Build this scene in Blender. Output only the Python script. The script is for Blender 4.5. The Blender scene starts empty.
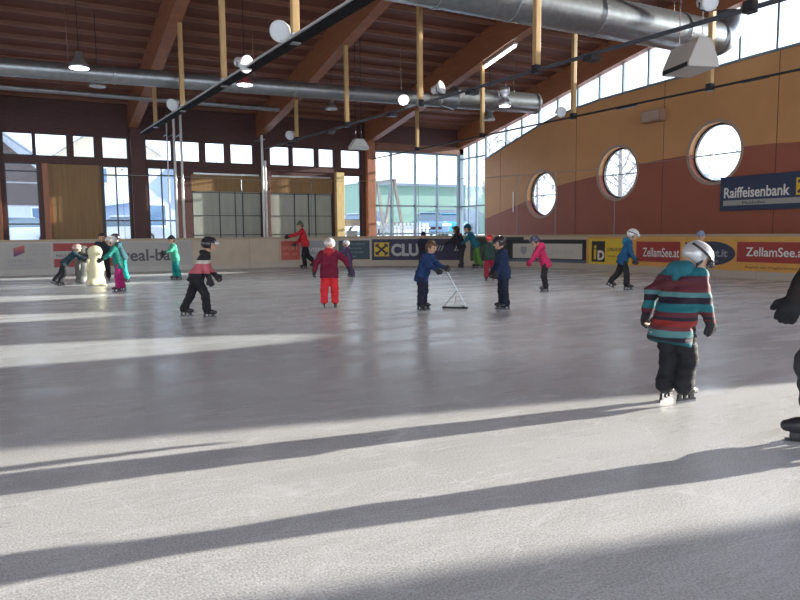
import bpy, bmesh, math, random
import numpy as np
from mathutils import Matrix, Vector
PI = math.pi
rad = math.radians
C = bpy.context.scene.collection
SC = bpy.context.scene

# ------------------------------------------------------------------ camera
H = 1.35
yaw, pit, rol = rad(28.55), rad(5.585), rad(0.52)
fw = Vector((math.sin(yaw)*math.cos(pit), math.cos(yaw)*math.cos(pit), -math.sin(pit)))
rt = Vector((math.cos(yaw), -math.sin(yaw), 0))
upv = rt.cross(fw)
r2 = math.cos(rol)*rt - math.sin(rol)*upv
u2 = math.sin(rol)*rt + math.cos(rol)*upv
cam_data = bpy.data.cameras.new('camera')
cam = bpy.data.objects.new('camera', cam_data); C.objects.link(cam)
cam.matrix_world = Matrix(((r2.x, u2.x, -fw.x, 0), (r2.y, u2.y, -fw.y, 0), (r2.z, u2.z, -fw.z, H), (0, 0, 0, 1)))
cam_data.sensor_width = 36; cam_data.lens = 680/800*36
cam_data.clip_start = 0.05; cam_data.clip_end = 600
SC.camera = cam

# ------------------------------------------------------------------ sky, sun, exposure
world = bpy.data.worlds.new('sky'); SC.world = world; world.use_nodes = True
wn = world.node_tree.nodes; wl = world.node_tree.links; wn.clear()
wo = wn.new('ShaderNodeOutputWorld'); wb = wn.new('ShaderNodeBackground')
wt = wn.new('ShaderNodeTexCoord'); ws = wn.new('ShaderNodeSeparateXYZ'); wr = wn.new('ShaderNodeValToRGB')
wr.color_ramp.elements[0].position = 0.0; wr.color_ramp.elements[0].color = (0.96, 0.98, 1.0, 1)
wr.color_ramp.elements[1].position = 0.6; wr.color_ramp.elements[1].color = (0.56, 0.70, 0.92, 1)
e = wr.color_ramp.elements.new(0.18); e.color = (0.86, 0.92, 1.0, 1)
wl.new(wt.outputs['Generated'], ws.inputs[0]); wl.new(ws.outputs['Z'], wr.inputs[0])
wl.new(wr.outputs[0], wb.inputs[0]); wl.new(wb.outputs[0], wo.inputs[0])
wb.inputs[1].default_value = 1.7
sun_data = bpy.data.lights.new('sun', 'SUN'); sun_data.energy = 9.0; sun_data.angle = rad(0.55)
sun_data.color = (1.0, 0.93, 0.82)
sun = bpy.data.objects.new('sun', sun_data); C.objects.link(sun)
SUN = Vector((1, -0.139, 0.168)).normalized()
sun.rotation_euler = SUN.to_track_quat('Z', 'Y').to_euler()
sun.location = (40, -5, 12)
vs = SC.view_settings
vs.view_transform = 'Standard'; vs.look = 'None'; vs.gamma = 1; vs.exposure = 0.72
vs.use_curve_mapping = False

# ------------------------------------------------------------------ helpers
MATS = {}
def mat(name, col, rough=0.6, metal=0.0, noise=0.0, nscale=6.0, bump=0.0, bscale=40.0, spec=0.5, stretch=None, emit=None, emit_s=0.0):
    if name in MATS: return MATS[name]
    m = bpy.data.materials.new(name); m.use_nodes = True
    nt = m.node_tree; b = nt.nodes['Principled BSDF']
    b.inputs['Base Color'].default_value = (*col, 1); b.inputs['Roughness'].default_value = rough
    b.inputs['Metallic'].default_value = metal; b.inputs['Specular IOR Level'].default_value = spec
    tc = nt.nodes.new('ShaderNodeTexCoord'); mp = nt.nodes.new('ShaderNodeMapping')
    nt.links.new(tc.outputs['Object'], mp.inputs[0])
    if stretch: mp.inputs['Scale'].default_value = stretch
    if noise:
        n = nt.nodes.new('ShaderNodeTexNoise'); n.inputs['Scale'].default_value = nscale; n.inputs['Detail'].default_value = 4
        nt.links.new(mp.outputs[0], n.inputs['Vector'])
        r = nt.nodes.new('ShaderNodeValToRGB')
        r.color_ramp.elements[0].position = .3; r.color_ramp.elements[1].position = .7
        r.color_ramp.elements[0].color = (*[c*(1-noise) for c in col], 1)
        r.color_ramp.elements[1].color = (*[min(1, c*(1+noise)) for c in col], 1)
        nt.links.new(n.outputs[0], r.inputs[0]); nt.links.new(r.outputs[0], b.inputs['Base Color'])
    if bump:
        n2 = nt.nodes.new('ShaderNodeTexNoise'); n2.inputs['Scale'].default_value = bscale; n2.inputs['Detail'].default_value = 3
        nt.links.new(mp.outputs[0], n2.inputs['Vector'])
        bp = nt.nodes.new('ShaderNodeBump'); bp.inputs['Strength'].default_value = bump; bp.inputs['Distance'].default_value = .02
        nt.links.new(n2.outputs[0], bp.inputs['Height']); nt.links.new(bp.outputs[0], b.inputs['Normal'])
    if emit:
        b.inputs['Emission Color'].default_value = (*emit, 1); b.inputs['Emission Strength'].default_value = emit_s
    MATS[name] = m
    return m

def tag(o, label, cat, group=None, kind=None):
    o['label'] = label; o['category'] = cat
    if group: o['group'] = group
    if kind: o['kind'] = kind
    return o
def empty(name, loc=(0, 0, 0), rz=0.0):
    o = bpy.data.objects.new(name, None); C.objects.link(o)
    o.location = loc; o.rotation_euler = (0, 0, rz); o.empty_display_size = .1
    return o
def mesh_obj(name, verts, faces, m, parent=None, smooth=False, label=None):
    me = bpy.data.meshes.new(name)
    me.from_pydata([tuple(v) for v in verts], [], faces); me.update()
    if smooth: me.polygons.foreach_set('use_smooth', [True]*len(me.polygons))
    o = bpy.data.objects.new(name, me); C.objects.link(o)
    if m: me.materials.append(m)
    if parent: o.parent = parent
    if label: o['label'] = label
    return o
class MB:
    def __init__(s): s.v = []; s.f = []
    def add(s, vs_, fs_):
        n = len(s.v); s.v += [tuple(v) for v in vs_]; s.f += [tuple(i+n for i in f) for f in fs_]; return s
    def box(s, x0, x1, y0, y1, z0, z1):
        return s.add([(x0,y0,z0),(x1,y0,z0),(x1,y1,z0),(x0,y1,z0),(x0,y0,z1),(x1,y0,z1),(x1,y1,z1),(x0,y1,z1)],
              [(0,3,2,1),(4,5,6,7),(0,1,5,4),(1,2,6,5),(2,3,7,6),(3,0,4,7)])
    def bar(s, a, b, w, h, upd=(0,0,1)):
        a = Vector(a); b = Vector(b); d = (b-a).normalized(); u = Vector(upd)
        if abs(d.dot(u)) > .98: u = Vector((1, 0, 0))
        r = d.cross(u).normalized(); u = r.cross(d).normalized()
        q = [a-r*w/2-u*h/2, a+r*w/2-u*h/2, a+r*w/2+u*h/2, a-r*w/2+u*h/2]
        q += [p+(b-a) for p in q]
        return s.add(q, [(3,2,1,0),(4,5,6,7),(0,1,5,4),(1,2,6,5),(2,3,7,6),(3,0,4,7)])
    def tube(s, pts, r, n=10, cap=True):
        pts = [Vector(p) for p in pts]; rs = r if isinstance(r, (list, tuple)) else [r]*len(pts)
        d0 = (pts[1]-pts[0]).normalized(); u = Vector((0,0,1)) if abs(d0.z) < .9 else Vector((1,0,0))
        vs_ = []
        for i, p in enumerate(pts):
            d = (pts[min(i+1, len(pts)-1)]-pts[max(i-1, 0)]).normalized()
            a = d.cross(u).normalized(); u = a.cross(d).normalized()
            for k in range(n):
                t = 2*PI*k/n; vs_.append(p+(a*math.cos(t)+u*math.sin(t))*rs[i])
        fs = [(i*n+k, i*n+(k+1) % n, (i+1)*n+(k+1) % n, (i+1)*n+k) for i in range(len(pts)-1) for k in range(n)]
        if cap: fs += [tuple(range(n))[::-1], tuple((len(pts)-1)*n+k for k in range(n))]
        return s.add(vs_, fs)
    def lathe(s, prof, n=20, loc=(0,0,0), rot=None):
        R = rot or Matrix.Identity(3); L = Vector(loc); vs_ = []
        for (r, z) in prof:
            for k in range(n):
                t = 2*PI*k/n; vs_.append(R @ Vector((r*math.cos(t), r*math.sin(t), z)) + L)
        fs = [(i*n+k, i*n+(k+1) % n, (i+1)*n+(k+1) % n, (i+1)*n+k) for i in range(len(prof)-1) for k in range(n)]
        fs += [tuple(range(n))[::-1], tuple((len(prof)-1)*n+k for k in range(n))]
        return s.add(vs_, fs)
    def prism(s, poly, fn0, fn1):      # poly: 2D outline, fn0/fn1 map (u,v) to the two sides
        n = len(poly)
        return s.add([fn0(*p) for p in poly]+[fn1(*p) for p in poly],
              [tuple(range(n))[::-1], tuple(range(n, 2*n))]+[(i, (i+1) % n, n+(i+1) % n, n+i) for i in range(n)])
    def build(s, name, m, parent=None, smooth=False, label=None, bevel=0):
        o = mesh_obj(name, s.v, s.f, m, parent, smooth, label)
        bm = bmesh.new(); bm.from_mesh(o.data); bmesh.ops.recalc_face_normals(bm, faces=bm.faces); bm.to_mesh(o.data); bm.free()
        if bevel:
            md = o.modifiers.new('edge', 'BEVEL'); md.width = bevel; md.segments = 2; md.limit_method = 'ANGLE'
        return o
def grid_cells(xs, zs, holes, y0, y1, mb):
    """boxes that fill the wall around rectangular holes"""
    X = sorted(set(xs + [v for h in holes for v in h[:2]])); Z = sorted(set(zs + [v for h in holes for v in h[2:]]))
    for j in range(len(Z)-1):
        run = None
        for i in range(len(X)):
            solid = False
            if i < len(X)-1:
                cx, cz = (X[i]+X[i+1])/2, (Z[j]+Z[j+1])/2
                solid = not any(h[0] < cx < h[1] and h[2] < cz < h[3] for h in holes)
            if solid and run is None: run = X[i]
            if not solid and run is not None:
                mb.box(run, X[i], y0, y1, Z[j], Z[j+1]); run = None
def text_geo(s, size, width=None, bold=0.0, extrude=.004, align='LEFT'):
    cu = bpy.data.curves.new('lettering', 'FONT'); cu.body = s; cu.size = size; cu.extrude = extrude; cu.offset = bold
    cu.align_x = align; cu.resolution_u = 3
    o = bpy.data.objects.new('lettering_source', cu); C.objects.link(o)
    dg = bpy.context.evaluated_depsgraph_get(); me = bpy.data.meshes.new_from_object(o.evaluated_get(dg))
    vs_ = [tuple(v.co) for v in me.vertices]; fs = [tuple(p.vertices) for p in me.polygons]
    bpy.data.objects.remove(o); bpy.data.curves.remove(cu); bpy.data.meshes.remove(me)
    if width and vs_:
        x0 = min(v[0] for v in vs_); x1 = max(v[0] for v in vs_); k = width/(x1-x0)
        vs_ = [((v[0]-x0)*k, v[1], v[2]) for v in vs_]
    return vs_, fs

# glass: clear pane with a faint reflection, lets the sun and the view through
def glass_mat(name, tint=(.95, .98, 1), refl=.08):
    m = bpy.data.materials.new(name); m.use_nodes = True; nt = m.node_tree; nt.nodes.clear()
    o = nt.nodes.new('ShaderNodeOutputMaterial'); t = nt.nodes.new('ShaderNodeBsdfTransparent'); g = nt.nodes.new('ShaderNodeBsdfGlossy')
    mx = nt.nodes.new('ShaderNodeMixShader'); fr = nt.nodes.new('ShaderNodeLayerWeight'); fr.inputs[0].default_value = refl*2
    t.inputs[0].default_value = (*tint, 1); g.inputs['Roughness'].default_value = .03
    nt.links.new(fr.outputs['Fresnel'], mx.inputs[0]); nt.links.new(t.outputs[0], mx.inputs[1]); nt.links.new(g.outputs[0], mx.inputs[2])
    nt.links.new(mx.outputs[0], o.inputs[0]); return m
GLASS = glass_mat('window_glass')

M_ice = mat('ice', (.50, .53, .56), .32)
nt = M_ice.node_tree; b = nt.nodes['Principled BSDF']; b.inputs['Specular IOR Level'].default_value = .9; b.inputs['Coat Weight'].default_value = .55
def mk_ice():
    N = nt.nodes; L = nt.links
    tc = N.new('ShaderNodeTexCoord')
    big = N.new('ShaderNodeTexNoise'); big.inputs['Scale'].default_value = .35; big.inputs['Detail'].default_value = 3
    fine = N.new('ShaderNodeTexNoise'); fine.inputs['Scale'].default_value = 95; fine.inputs['Detail'].default_value = 5
    med = N.new('ShaderNodeTexNoise'); med.inputs['Scale'].default_value = 3.2; med.inputs['Detail'].default_value = 7; med.inputs['Roughness'].default_value = .7
    smp = N.new('ShaderNodeMapping'); smp.inputs['Scale'].default_value = (.35, 1.3, 1); smp.inputs['Rotation'].default_value = (0, 0, .35); L.new(tc.outputs['Object'], smp.inputs[0])
    strk = N.new('ShaderNodeTexNoise'); strk.inputs['Scale'].default_value = 1.6; strk.inputs['Detail'].default_value = 6; strk.inputs['Roughness'].default_value = .62; L.new(smp.outputs[0], strk.inputs['Vector'])
    for n in (big, fine, med): L.new(tc.outputs['Object'], n.inputs['Vector'])
    # skate scratches: thin curved lines from three warped distance fields
    sc_out = None
    for k, (rz, sx, sy) in enumerate(((.3, .55, 2.6), (1.2, .7, 2.2), (-.6, .5, 2.4), (2.1, .9, 1.7))):
        mp = N.new('ShaderNodeMapping'); mp.inputs['Rotation'].default_value = (0, 0, rz); mp.inputs['Scale'].default_value = (sx, sy, 1); mp.inputs['Location'].default_value = (k*7.3, k*3.1, 0)
        wp = N.new('ShaderNodeMix'); wp.data_type = 'VECTOR'; wp.inputs[0].default_value = .16
        L.new(tc.outputs['Object'], mp.inputs[0])
        wn_ = N.new('ShaderNodeTexNoise'); wn_.inputs['Scale'].default_value = .5; L.new(mp.outputs[0], wn_.inputs['Vector'])
        L.new(mp.outputs[0], wp.inputs[4]); L.new(wn_.outputs['Color'], wp.inputs[5])
        vo = N.new('ShaderNodeTexVoronoi'); vo.feature = 'DISTANCE_TO_EDGE'; vo.inputs['Scale'].default_value = 2.3
        L.new(wp.outputs[1], vo.inputs['Vector'])
        lt = N.new('ShaderNodeMapRange'); lt.inputs[1].default_value = 0; lt.inputs[2].default_value = .02; lt.inputs[3].default_value = 1; lt.inputs[4].default_value = 0
        L.new(vo.outputs['Distance'], lt.inputs[0])
        if sc_out is None: sc_out = lt.outputs[0]
        else:
            mx = N.new('ShaderNodeMath'); mx.operation = 'MAXIMUM'; L.new(sc_out, mx.inputs[0]); L.new(lt.outputs[0], mx.inputs[1]); sc_out = mx.outputs[0]
    brk = N.new('ShaderNodeMapRange'); brk.inputs[1].default_value = .45; brk.inputs[2].default_value = .62; L.new(med.outputs[0], brk.inputs[0])
    scm = N.new('ShaderNodeMath'); scm.operation = 'MULTIPLY'; L.new(sc_out, scm.inputs[0]); L.new(brk.outputs[0], scm.inputs[1])
    # frost spots where the roof drips
    vs_ = N.new('ShaderNodeTexVoronoi'); vs_.inputs['Scale'].default_value = .62; vs_.inputs['Randomness'].default_value = .9; L.new(tc.outputs['Object'], vs_.inputs['Vector'])
    sp = N.new('ShaderNodeMapRange'); sp.inputs[1].default_value = .02; sp.inputs[2].default_value = .05; sp.inputs[3].default_value = .5; sp.inputs[4].default_value = 0
    L.new(vs_.outputs['Distance'], sp.inputs[0])
    # base colour
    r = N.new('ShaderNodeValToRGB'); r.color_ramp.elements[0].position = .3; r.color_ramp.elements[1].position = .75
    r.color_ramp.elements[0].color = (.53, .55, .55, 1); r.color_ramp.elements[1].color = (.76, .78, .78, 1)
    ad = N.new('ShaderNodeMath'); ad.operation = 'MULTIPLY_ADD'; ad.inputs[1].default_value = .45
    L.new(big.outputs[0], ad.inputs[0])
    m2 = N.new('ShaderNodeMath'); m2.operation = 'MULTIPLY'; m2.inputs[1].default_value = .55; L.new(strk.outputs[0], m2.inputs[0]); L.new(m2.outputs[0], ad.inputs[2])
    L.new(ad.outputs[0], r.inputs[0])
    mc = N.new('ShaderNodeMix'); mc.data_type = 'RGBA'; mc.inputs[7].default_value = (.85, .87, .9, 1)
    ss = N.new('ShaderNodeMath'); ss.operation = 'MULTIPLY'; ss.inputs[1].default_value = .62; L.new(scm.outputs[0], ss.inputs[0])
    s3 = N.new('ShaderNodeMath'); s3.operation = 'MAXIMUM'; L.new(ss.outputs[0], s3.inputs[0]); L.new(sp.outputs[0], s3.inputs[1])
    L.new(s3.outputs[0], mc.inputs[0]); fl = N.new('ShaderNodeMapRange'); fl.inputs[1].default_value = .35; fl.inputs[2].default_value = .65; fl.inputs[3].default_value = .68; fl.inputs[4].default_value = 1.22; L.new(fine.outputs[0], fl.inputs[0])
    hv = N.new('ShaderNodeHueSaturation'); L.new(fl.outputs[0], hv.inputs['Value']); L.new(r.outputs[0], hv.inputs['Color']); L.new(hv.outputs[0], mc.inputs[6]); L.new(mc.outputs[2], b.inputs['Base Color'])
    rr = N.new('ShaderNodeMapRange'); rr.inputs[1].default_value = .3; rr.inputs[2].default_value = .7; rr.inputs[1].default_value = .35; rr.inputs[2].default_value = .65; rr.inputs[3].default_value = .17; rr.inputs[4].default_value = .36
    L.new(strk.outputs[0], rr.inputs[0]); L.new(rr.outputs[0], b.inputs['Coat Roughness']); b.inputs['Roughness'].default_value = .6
    hs = N.new('ShaderNodeMath'); hs.operation = 'MULTIPLY_ADD'; hs.inputs[1].default_value = .6; L.new(fine.outputs[0], hs.inputs[0])
    md = N.new('ShaderNodeMath'); md.operation = 'MULTIPLY'; md.inputs[1].default_value = .3; L.new(med.outputs[0], md.inputs[0]); L.new(md.outputs[0], hs.inputs[2])
    h2 = N.new('ShaderNodeMath'); h2.operation = 'SUBTRACT'; L.new(hs.outputs[0], h2.inputs[0])
    h3 = N.new('ShaderNodeMath'); h3.operation = 'MULTIPLY'; h3.inputs[1].default_value = .12; L.new(scm.outputs[0], h3.inputs[0]); L.new(h3.outputs[0], h2.inputs[1])
    bp = N.new('ShaderNodeBump'); bp.inputs['Strength'].default_value = .30; bp.inputs['Distance'].default_value = .006
    L.new(h2.outputs[0], bp.inputs['Height']); L.new(bp.outputs[0], b.inputs['Normal'])
mk_ice()
M_conc = mat('concrete', (.35, .34, .33), .8, noise=.15, nscale=3)
M_snow = mat('snow', (.82, .86, .92), .7, noise=.08, nscale=.8, bump=.5, bscale=3)
M_redwall = mat('red_timber', (.10, .042, .038), .6, noise=.18, nscale=5, stretch=(1, 1, 6))
M_deck = mat('roof_boards', (.17, .062, .042), .65, noise=.2, nscale=4, stretch=(.3, 7, 1))
M_purlin = mat('purlin_wood', (.24, .105, .065), .55, noise=.2, nscale=4, stretch=(.3, 5, 5))
M_beam = mat('glulam_wood', (.34, .13, .06), .5, noise=.16, nscale=3, stretch=(1, .4, 9))
M_column = mat('column_wood', (.42, .17, .095), .5, noise=.15, nscale=4, stretch=(3, 3, .4))
M_yellow = mat('pale_wood', (.80, .60, .28), .5, noise=.14, nscale=5, stretch=(4, 4, .5))
M_post = mat('post_wood', (.60, .38, .16), .5, noise=.14, nscale=5, stretch=(4, 4, .5))
M_ochre = mat('ochre_board', (.30, .175, .07), .55, noise=.12, nscale=2, stretch=(5, 1, .4))
M_frame = mat('dark_frame', (.035, .035, .045), .4)
M_gframe = mat('steel_blue_frame', (.20, .27, .32), .4, metal=.3)
M_galv = mat('galvanised_steel', (.52, .54, .55), .34, metal=.85, noise=.1, nscale=8)
M_duct = mat('duct_steel', (.34, .36, .37), .36, metal=.8, noise=.12, nscale=6)
M_matt = mat('matt_black', (.02, .02, .022), .9, spec=.1)
M_steel = mat('bright_steel', (.7, .7, .7), .25, metal=1)
M_black = mat('black_metal', (.03, .03, .035), .4, metal=.3)
M_white = mat('white_paint', (.78, .78, .76), .4)
M_lamp = mat('lamp_glow', (1, 1, 1), .4, emit=(1, .97, .92), emit_s=9)
M_lens = mat('lamp_lens', (.85, .88, .9), .12, spec=.8)

# roof underside of the beams against distance
_zs = [(-9, 9.0), (-2, 8.95), (4, 8.8), (9, 8.55), (13.5, 8.12), (17, 7.62), (19.3, 7.2), (22.7, 6.5), (26, 5.92), (28.7, 5.48), (31, 5.15)]
def zb(y):
    if y <= _zs[0][0]: return _zs[0][1]
    for (a, za), (b_, zb_) in zip(_zs, _zs[1:]):
        if y <= b_: t = (y-a)/(b_-a); return za+(zb_-za)*t
    return _zs[-1][1]
_sm = {}
def zbs(y):   # smoothed
    return sum(zb(y+d) for d in (-2, -1, 0, 1, 2))/5
YW = 28.7; XW = 19.1; DK = .95

# ------------------------------------------------------------------ floor, ground
BX, BY, BR = 17.6, 27.2, 10.0
CXa, CYa = BX-BR, BY-BR
S1 = CXa; S2 = S1+BR*PI/2
def bpt(s, off=0.0, z=0.0):     # along the boards; off > 0 = towards the ice
    if s <= S1: return Vector((s, BY-off, z))
    if s <= S2:
        t = (s-S1)/BR; r = BR-off; return Vector((CXa+r*math.sin(t), CYa+r*math.cos(t), z))
    return Vector((BX-off, CYa-(s-S2), z))
SMIN, SMAX = -13.0, S2+CYa+8.0
path = [SMIN]+[S1+i*BR*PI/2/40 for i in range(41)]+[SMAX]
poly = [bpt(s, -.02) for s in path]+[Vector((SMIN, -8, 0))]
mb = MB(); n = len(poly)
mb.add([(p.x, p.y, 0) for p in poly]+[(p.x, p.y, -.05) for p in poly], [tuple(range(n)), tuple(range(n, 2*n))[::-1]]+[(i, n+i, n+(i+1) % n, (i+1) % n) for i in range(n)])
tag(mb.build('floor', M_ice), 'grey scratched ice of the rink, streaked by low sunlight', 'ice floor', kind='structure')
walk = MB().box(-14.5, XW+.3, -9, YW+.3, -.3, -.05).build('floor', M_conc)
tag(walk, 'concrete walkway around the outside of the rink boards', 'floor', kind='structure')
g = MB()
prof = [(29.0, -.06), (30.0, .15), (31.0, .75), (34, .95), (36, 1.15), (60, 1.3), (200, 3)]
g.add([(x, y, z) for (y, z) in prof for x in (-120, 200)], [(2*i, 2*i+1, 2*i+3, 2*i+2) for i in range(len(prof)-1)])
g.add([(19.4, -120, -.1), (200, -120, -.1), (200, 29, -.06), (19.4, 29, -.06)], [(0, 1, 2, 3)])
g.add([(-120, -120, -.1), (-14.5, -120, -.1), (-14.5, 29, -.06), (-120, 29, -.06)], [(0, 1, 2, 3)])
g.add([(-14.5, -120, -.1), (19.4, -120, -.1), (19.4, -9, -.1), (-14.5, -9, -.1)], [(0, 1, 2, 3)])
tag(g.build('ground', M_snow), 'snow covered ground outside the hall windows', 'snow ground', kind='structure')

# ------------------------------------------------------------------ roof
ys = [-9+i*1.0 for i in range(41)]
mb = MB(); top = []; bot = []
V = []; 
for y in ys:
    z = zbs(y)+DK
    V += [(-14.5, y, z), (20.0, y, z), (20.0, y, z+.25), (-14.5, y, z+.25)]
F = []
for i in range(len(ys)-1):
    a = 4*i; b_ = a+4
    F += [(a, b_, b_+1, a+1), (a+1, b_+1, b_+2, a+2), (a+2, b_+2, b_+3, a+3), (a+3, b_+3, b_, a)]
F += [(0, 1, 2, 3), (len(V)-4, len(V)-1, len(V)-2, len(V)-3)]
roof = MB().add(V, F).build('ceiling', M_deck)
tag(roof, 'dark red-brown boarded timber ceiling curving down towards the back windows', 'ceiling', kind='structure')
y = -8.4
while y < 30.6:
    if y < -3: y += .8; continue
    z = zbs(y)+DK
    s = (zbs(y+.1)-zbs(y-.1))/.2
    o = MB().box(-14.3, 19.0, -.035, .035, -.12, .02).build('purlin', M_purlin, roof)
    o.location = (0, y, z); y += .8
BEAMX = [-11.5, -6.4, -1.3, 3.82, 8.9, 14.02, 19.1]
for i, x in enumerate(BEAMX):
    V = []; F = []
    w = .17 if i < 6 else .16
    for y in ys:
        if y > 30: break
        z = zbs(y); V += [(x-w, y, z), (x+w, y, z), (x+w, y, z+DK+.02), (x-w, y, z+DK+.02)]
    nn = len(V)//4
    for k in range(nn-1):
        a = 4*k; b_ = a+4
        F += [(a, a+1, b_+1, b_), (a+1, a+2, b_+2, b_+1), (a+2, a+3, b_+3, b_+2), (a+3, a, b_, b_+3)]
    F += [(0, 3, 2, 1), (len(V)-4, len(V)-3, len(V)-2, len(V)-1)]
    lab = ['laminated roof beam over the far left of the hall, outside the view', 'laminated roof beam left of the hall centre, beyond the picture edge',
           'laminated roof beam landing left of the first wall window', 'laminated roof beam landing on the column right of the ochre door',
           'laminated roof beam landing between the two shuttered doors', 'laminated roof beam landing on the orange-brown column beside the glazing',
           'laminated edge beam along the top of the slanted clerestory windows'][i]
    tag(MB().add(V, F).build('roof_beam', M_beam), lab, 'roof beam', 'curved glulam roof beams', 'structure')

# ------------------------------------------------------------------ back wall
wall_top = zbs(28.8)+DK
low = [(-.62, .46, .6, 4.05), (2.66, 3.62, .6, 4.05), (4.30, 5.36, .6, 4.05),
       (.80, 2.60, 0, 4.05), (5.98, 8.90, 0, 3.85), (9.27, 12.2, 0, 3.85), (12.75, 13.66, 0, 4.05)]
up = [(-.64, .36), (.40, 1.5), (1.66, 2.44), (2.66, 3.62), (4.24, 5.27), (5.36, 6.38), (6.56, 7.40), (7.60, 8.60), (9.30, 10.22), (10.33, 11.40), (11.54, 12.31), (12.62, 13.62)]
upl = [(-5.7, -4.7), (-4.6, -3.6), (-3.4, -2.5), (-2.4, -1.5), (-10.8, -9.8), (-9.7, -8.7), (-8.5, -7.6), (-7.4, -6.6)]
lowl = [(-5.7, -4.7), (-2.5, -1.5), (-10.8, -9.8), (-7.6, -6.6)]
holes = low+[(a, b_, 4.31, 5.16) for a, b_ in up+upl]+[(a, b_, .6, 4.05) for a, b_ in lowl]
mb = MB(); grid_cells([-14.5, 14.35], [0, wall_top], holes, YW, YW+.25, mb)
mb.box(14.35, 19.3, YW, YW+.25, 5.22, wall_top)
wb_ = mb.build('wall_back', M_redwall); tag(wb_, 'dark red timber back wall with window bands and doors', 'wall', kind='structure')
# pale soffit board above the glazed corner
o = MB().box(14.4, 19.0, YW-.06, YW, 5.22, 5.55).build('trim', M_purlin, wb_)
# light transom line
MB().box(-14.3, 14.3, YW-.04, YW, 4.09, 4.28).build('transom', M_redwall, wb_)
WIN = [0]
def window(x0, x1, z0, z1, label, cols=1, rows=(), fr=M_frame, t=.045, y=YW+.08):
    WIN[0] += 1
    r = empty('window_%d' % WIN[0], ((x0+x1)/2, y, z0)); tag(r, label, 'window', kind='structure')
    cx = (x0+x1)/2
    m = MB().box(x0-cx, x0-cx+t, -.05, .05, 0, z1-z0).box(x1-cx-t, x1-cx, -.05, .05, 0, z1-z0)
    m.box(x0-cx+t, x1-cx-t, -.05, .05, 0, t).box(x0-cx+t, x1-cx-t, -.05, .05, z1-z0-t, z1-z0)
    m.build('frame', fr, r)
    k = MB(); any_ = False
    for c in range(1, cols):
        xx = x0-cx+(x1-x0)*c/cols; k.box(xx-.025, xx+.025, -.04, .04, t, z1-z0-t); any_ = True
    for q in rows: k.box(x0-cx+t, x1-cx-t, -.03, .03, q-z0-.025, q-z0+.025); any_ = True
    if any_: k.build('glazing_bar', fr, r)
    MB().box(x0-cx+t*.8, x1-cx-t*.8, -.006, .006, t*.8, z1-z0-t*.8).build('pane', GLASS, r)
    return r
upn = ['first', 'second', 'third', 'fourth', 'fifth', 'sixth', 'seventh', 'eighth', 'ninth', 'tenth', 'eleventh', 'twelfth']
for i, (a, b_) in enumerate(up): window(a, b_, 4.31, 5.16, 'small dark framed upper window, %s from the left in the high row of the back wall' % upn[i])
for i, (a, b_) in enumerate(upl): window(a, b_, 4.31, 5.16, 'small upper window of the back wall beyond the left picture edge')
window(-.62, .46, .6, 4.05, 'tall window left of the ochre sliding door showing snow and a house', 1, (1.62+.2, 3.75))
window(2.66, 3.62, .6, 4.05, 'tall window right of the ochre sliding door, two panes wide', 2, (1.95, 3.7))
window(4.30, 5.36, .6, 4.05, 'tall window right of the first dark red column', 2, (1.95, 3.75))
for a, b_ in lowl: window(a, b_, .6, 4.05, 'tall window of the back wall beyond the left picture edge', 1, (1.95,))
# doors in the back wall
d = empty('door_1', (1.7, YW+.1, 0)); tag(d, 'ochre brown boarded sliding door between two tall windows', 'door', kind='structure')
MB().box(-.9, .9, -.03, .05, 0, 4.05).build('door_leaf', M_ochre, d)
m = MB()
for k in range(9): m.box(-.82+k*.205, -.805+k*.205, -.04, -.03, .05, 4.0)
m.build('batten', M_ochre, d)
MB().box(-1.1, -.9, -.14, 0, 0, 4.05).build('jamb', M_column, d); MB().box(.9, .96, -.12, 0, 0, 4.05).build('jamb', M_frame, d)
M_poly = mat('translucent_sheet', (.42, .44, .38), .45, noise=.12, nscale=1.2, stretch=(3, 1, .6))
for n_, x0, x1, lab in ((2, 5.98, 8.9, 'grey-green sheeted roller door under an ochre header, left of the white pole pair'), (3, 9.27, 12.2, 'grey-green sheeted roller door under an ochre header, left of the pale wooden post')):
    d = empty('door_%d' % n_, ((x0+x1)/2, YW+.1, 0)); tag(d, lab, 'door', kind='structure'); w = (x1-x0)/2
    MB().box(-w, w, 0, .05, 0, 3.16).build('door_leaf', M_poly, d)
    MB().box(-w, w, -.06, .05, 3.16, 3.85).build('header', M_ochre, d)
    m = MB()
    for q in (-w+.02, -w+1.12, -w+1.78, -w+2.1, w-.04): m.box(q, q+.035, -.03, 0, 0, 3.16)
    for q in (1.35, 2.15, 3.1): m.box(-w, w, -.03, 0, q, q+.025)
    m.build('rail', M_frame, d)
    MB().box(-w+.1, w-.1, -.12, -.06, 3.83, 3.9).build('door_track', M_galv, d)
d = empty('door_4', (13.2, YW+.1, 0)); tag(d, 'white framed glazed door between the pale post and the orange-brown column', 'door', kind='structure')
m = MB().box(-.45, -.38, -.03, .05, 0, 4.05).box(.38, .45, -.03, .05, 0, 4.05).box(-.38, .38, -.03, .05, 3.98, 4.05).box(-.38, .38, -.03, .05, 1.72, 2.02)
m.build('frame', M_frame, d)
MB().box(-.36, .36, -.05, -.03, 1.76, 2.0).build('notice_board', M_white, d)
vs_, fs = text_geo('TÜR', .13, .3); MB().add([(v[0]-.15, -.053-v[2], 1.83+v[1]) for v in vs_], fs).build('lettering', M_frame, d) if False else None
MB().box(-.38, .38, 0, .012, 2.02, 3.98).build('pane', GLASS, d)
MB().box(-.3, .25, .0, .02, .1, 1.5).build('curtain', M_white, d)
MB().box(-.36, .36, .0, .012, .05, 1.72).build('pane', GLASS, d)
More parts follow.
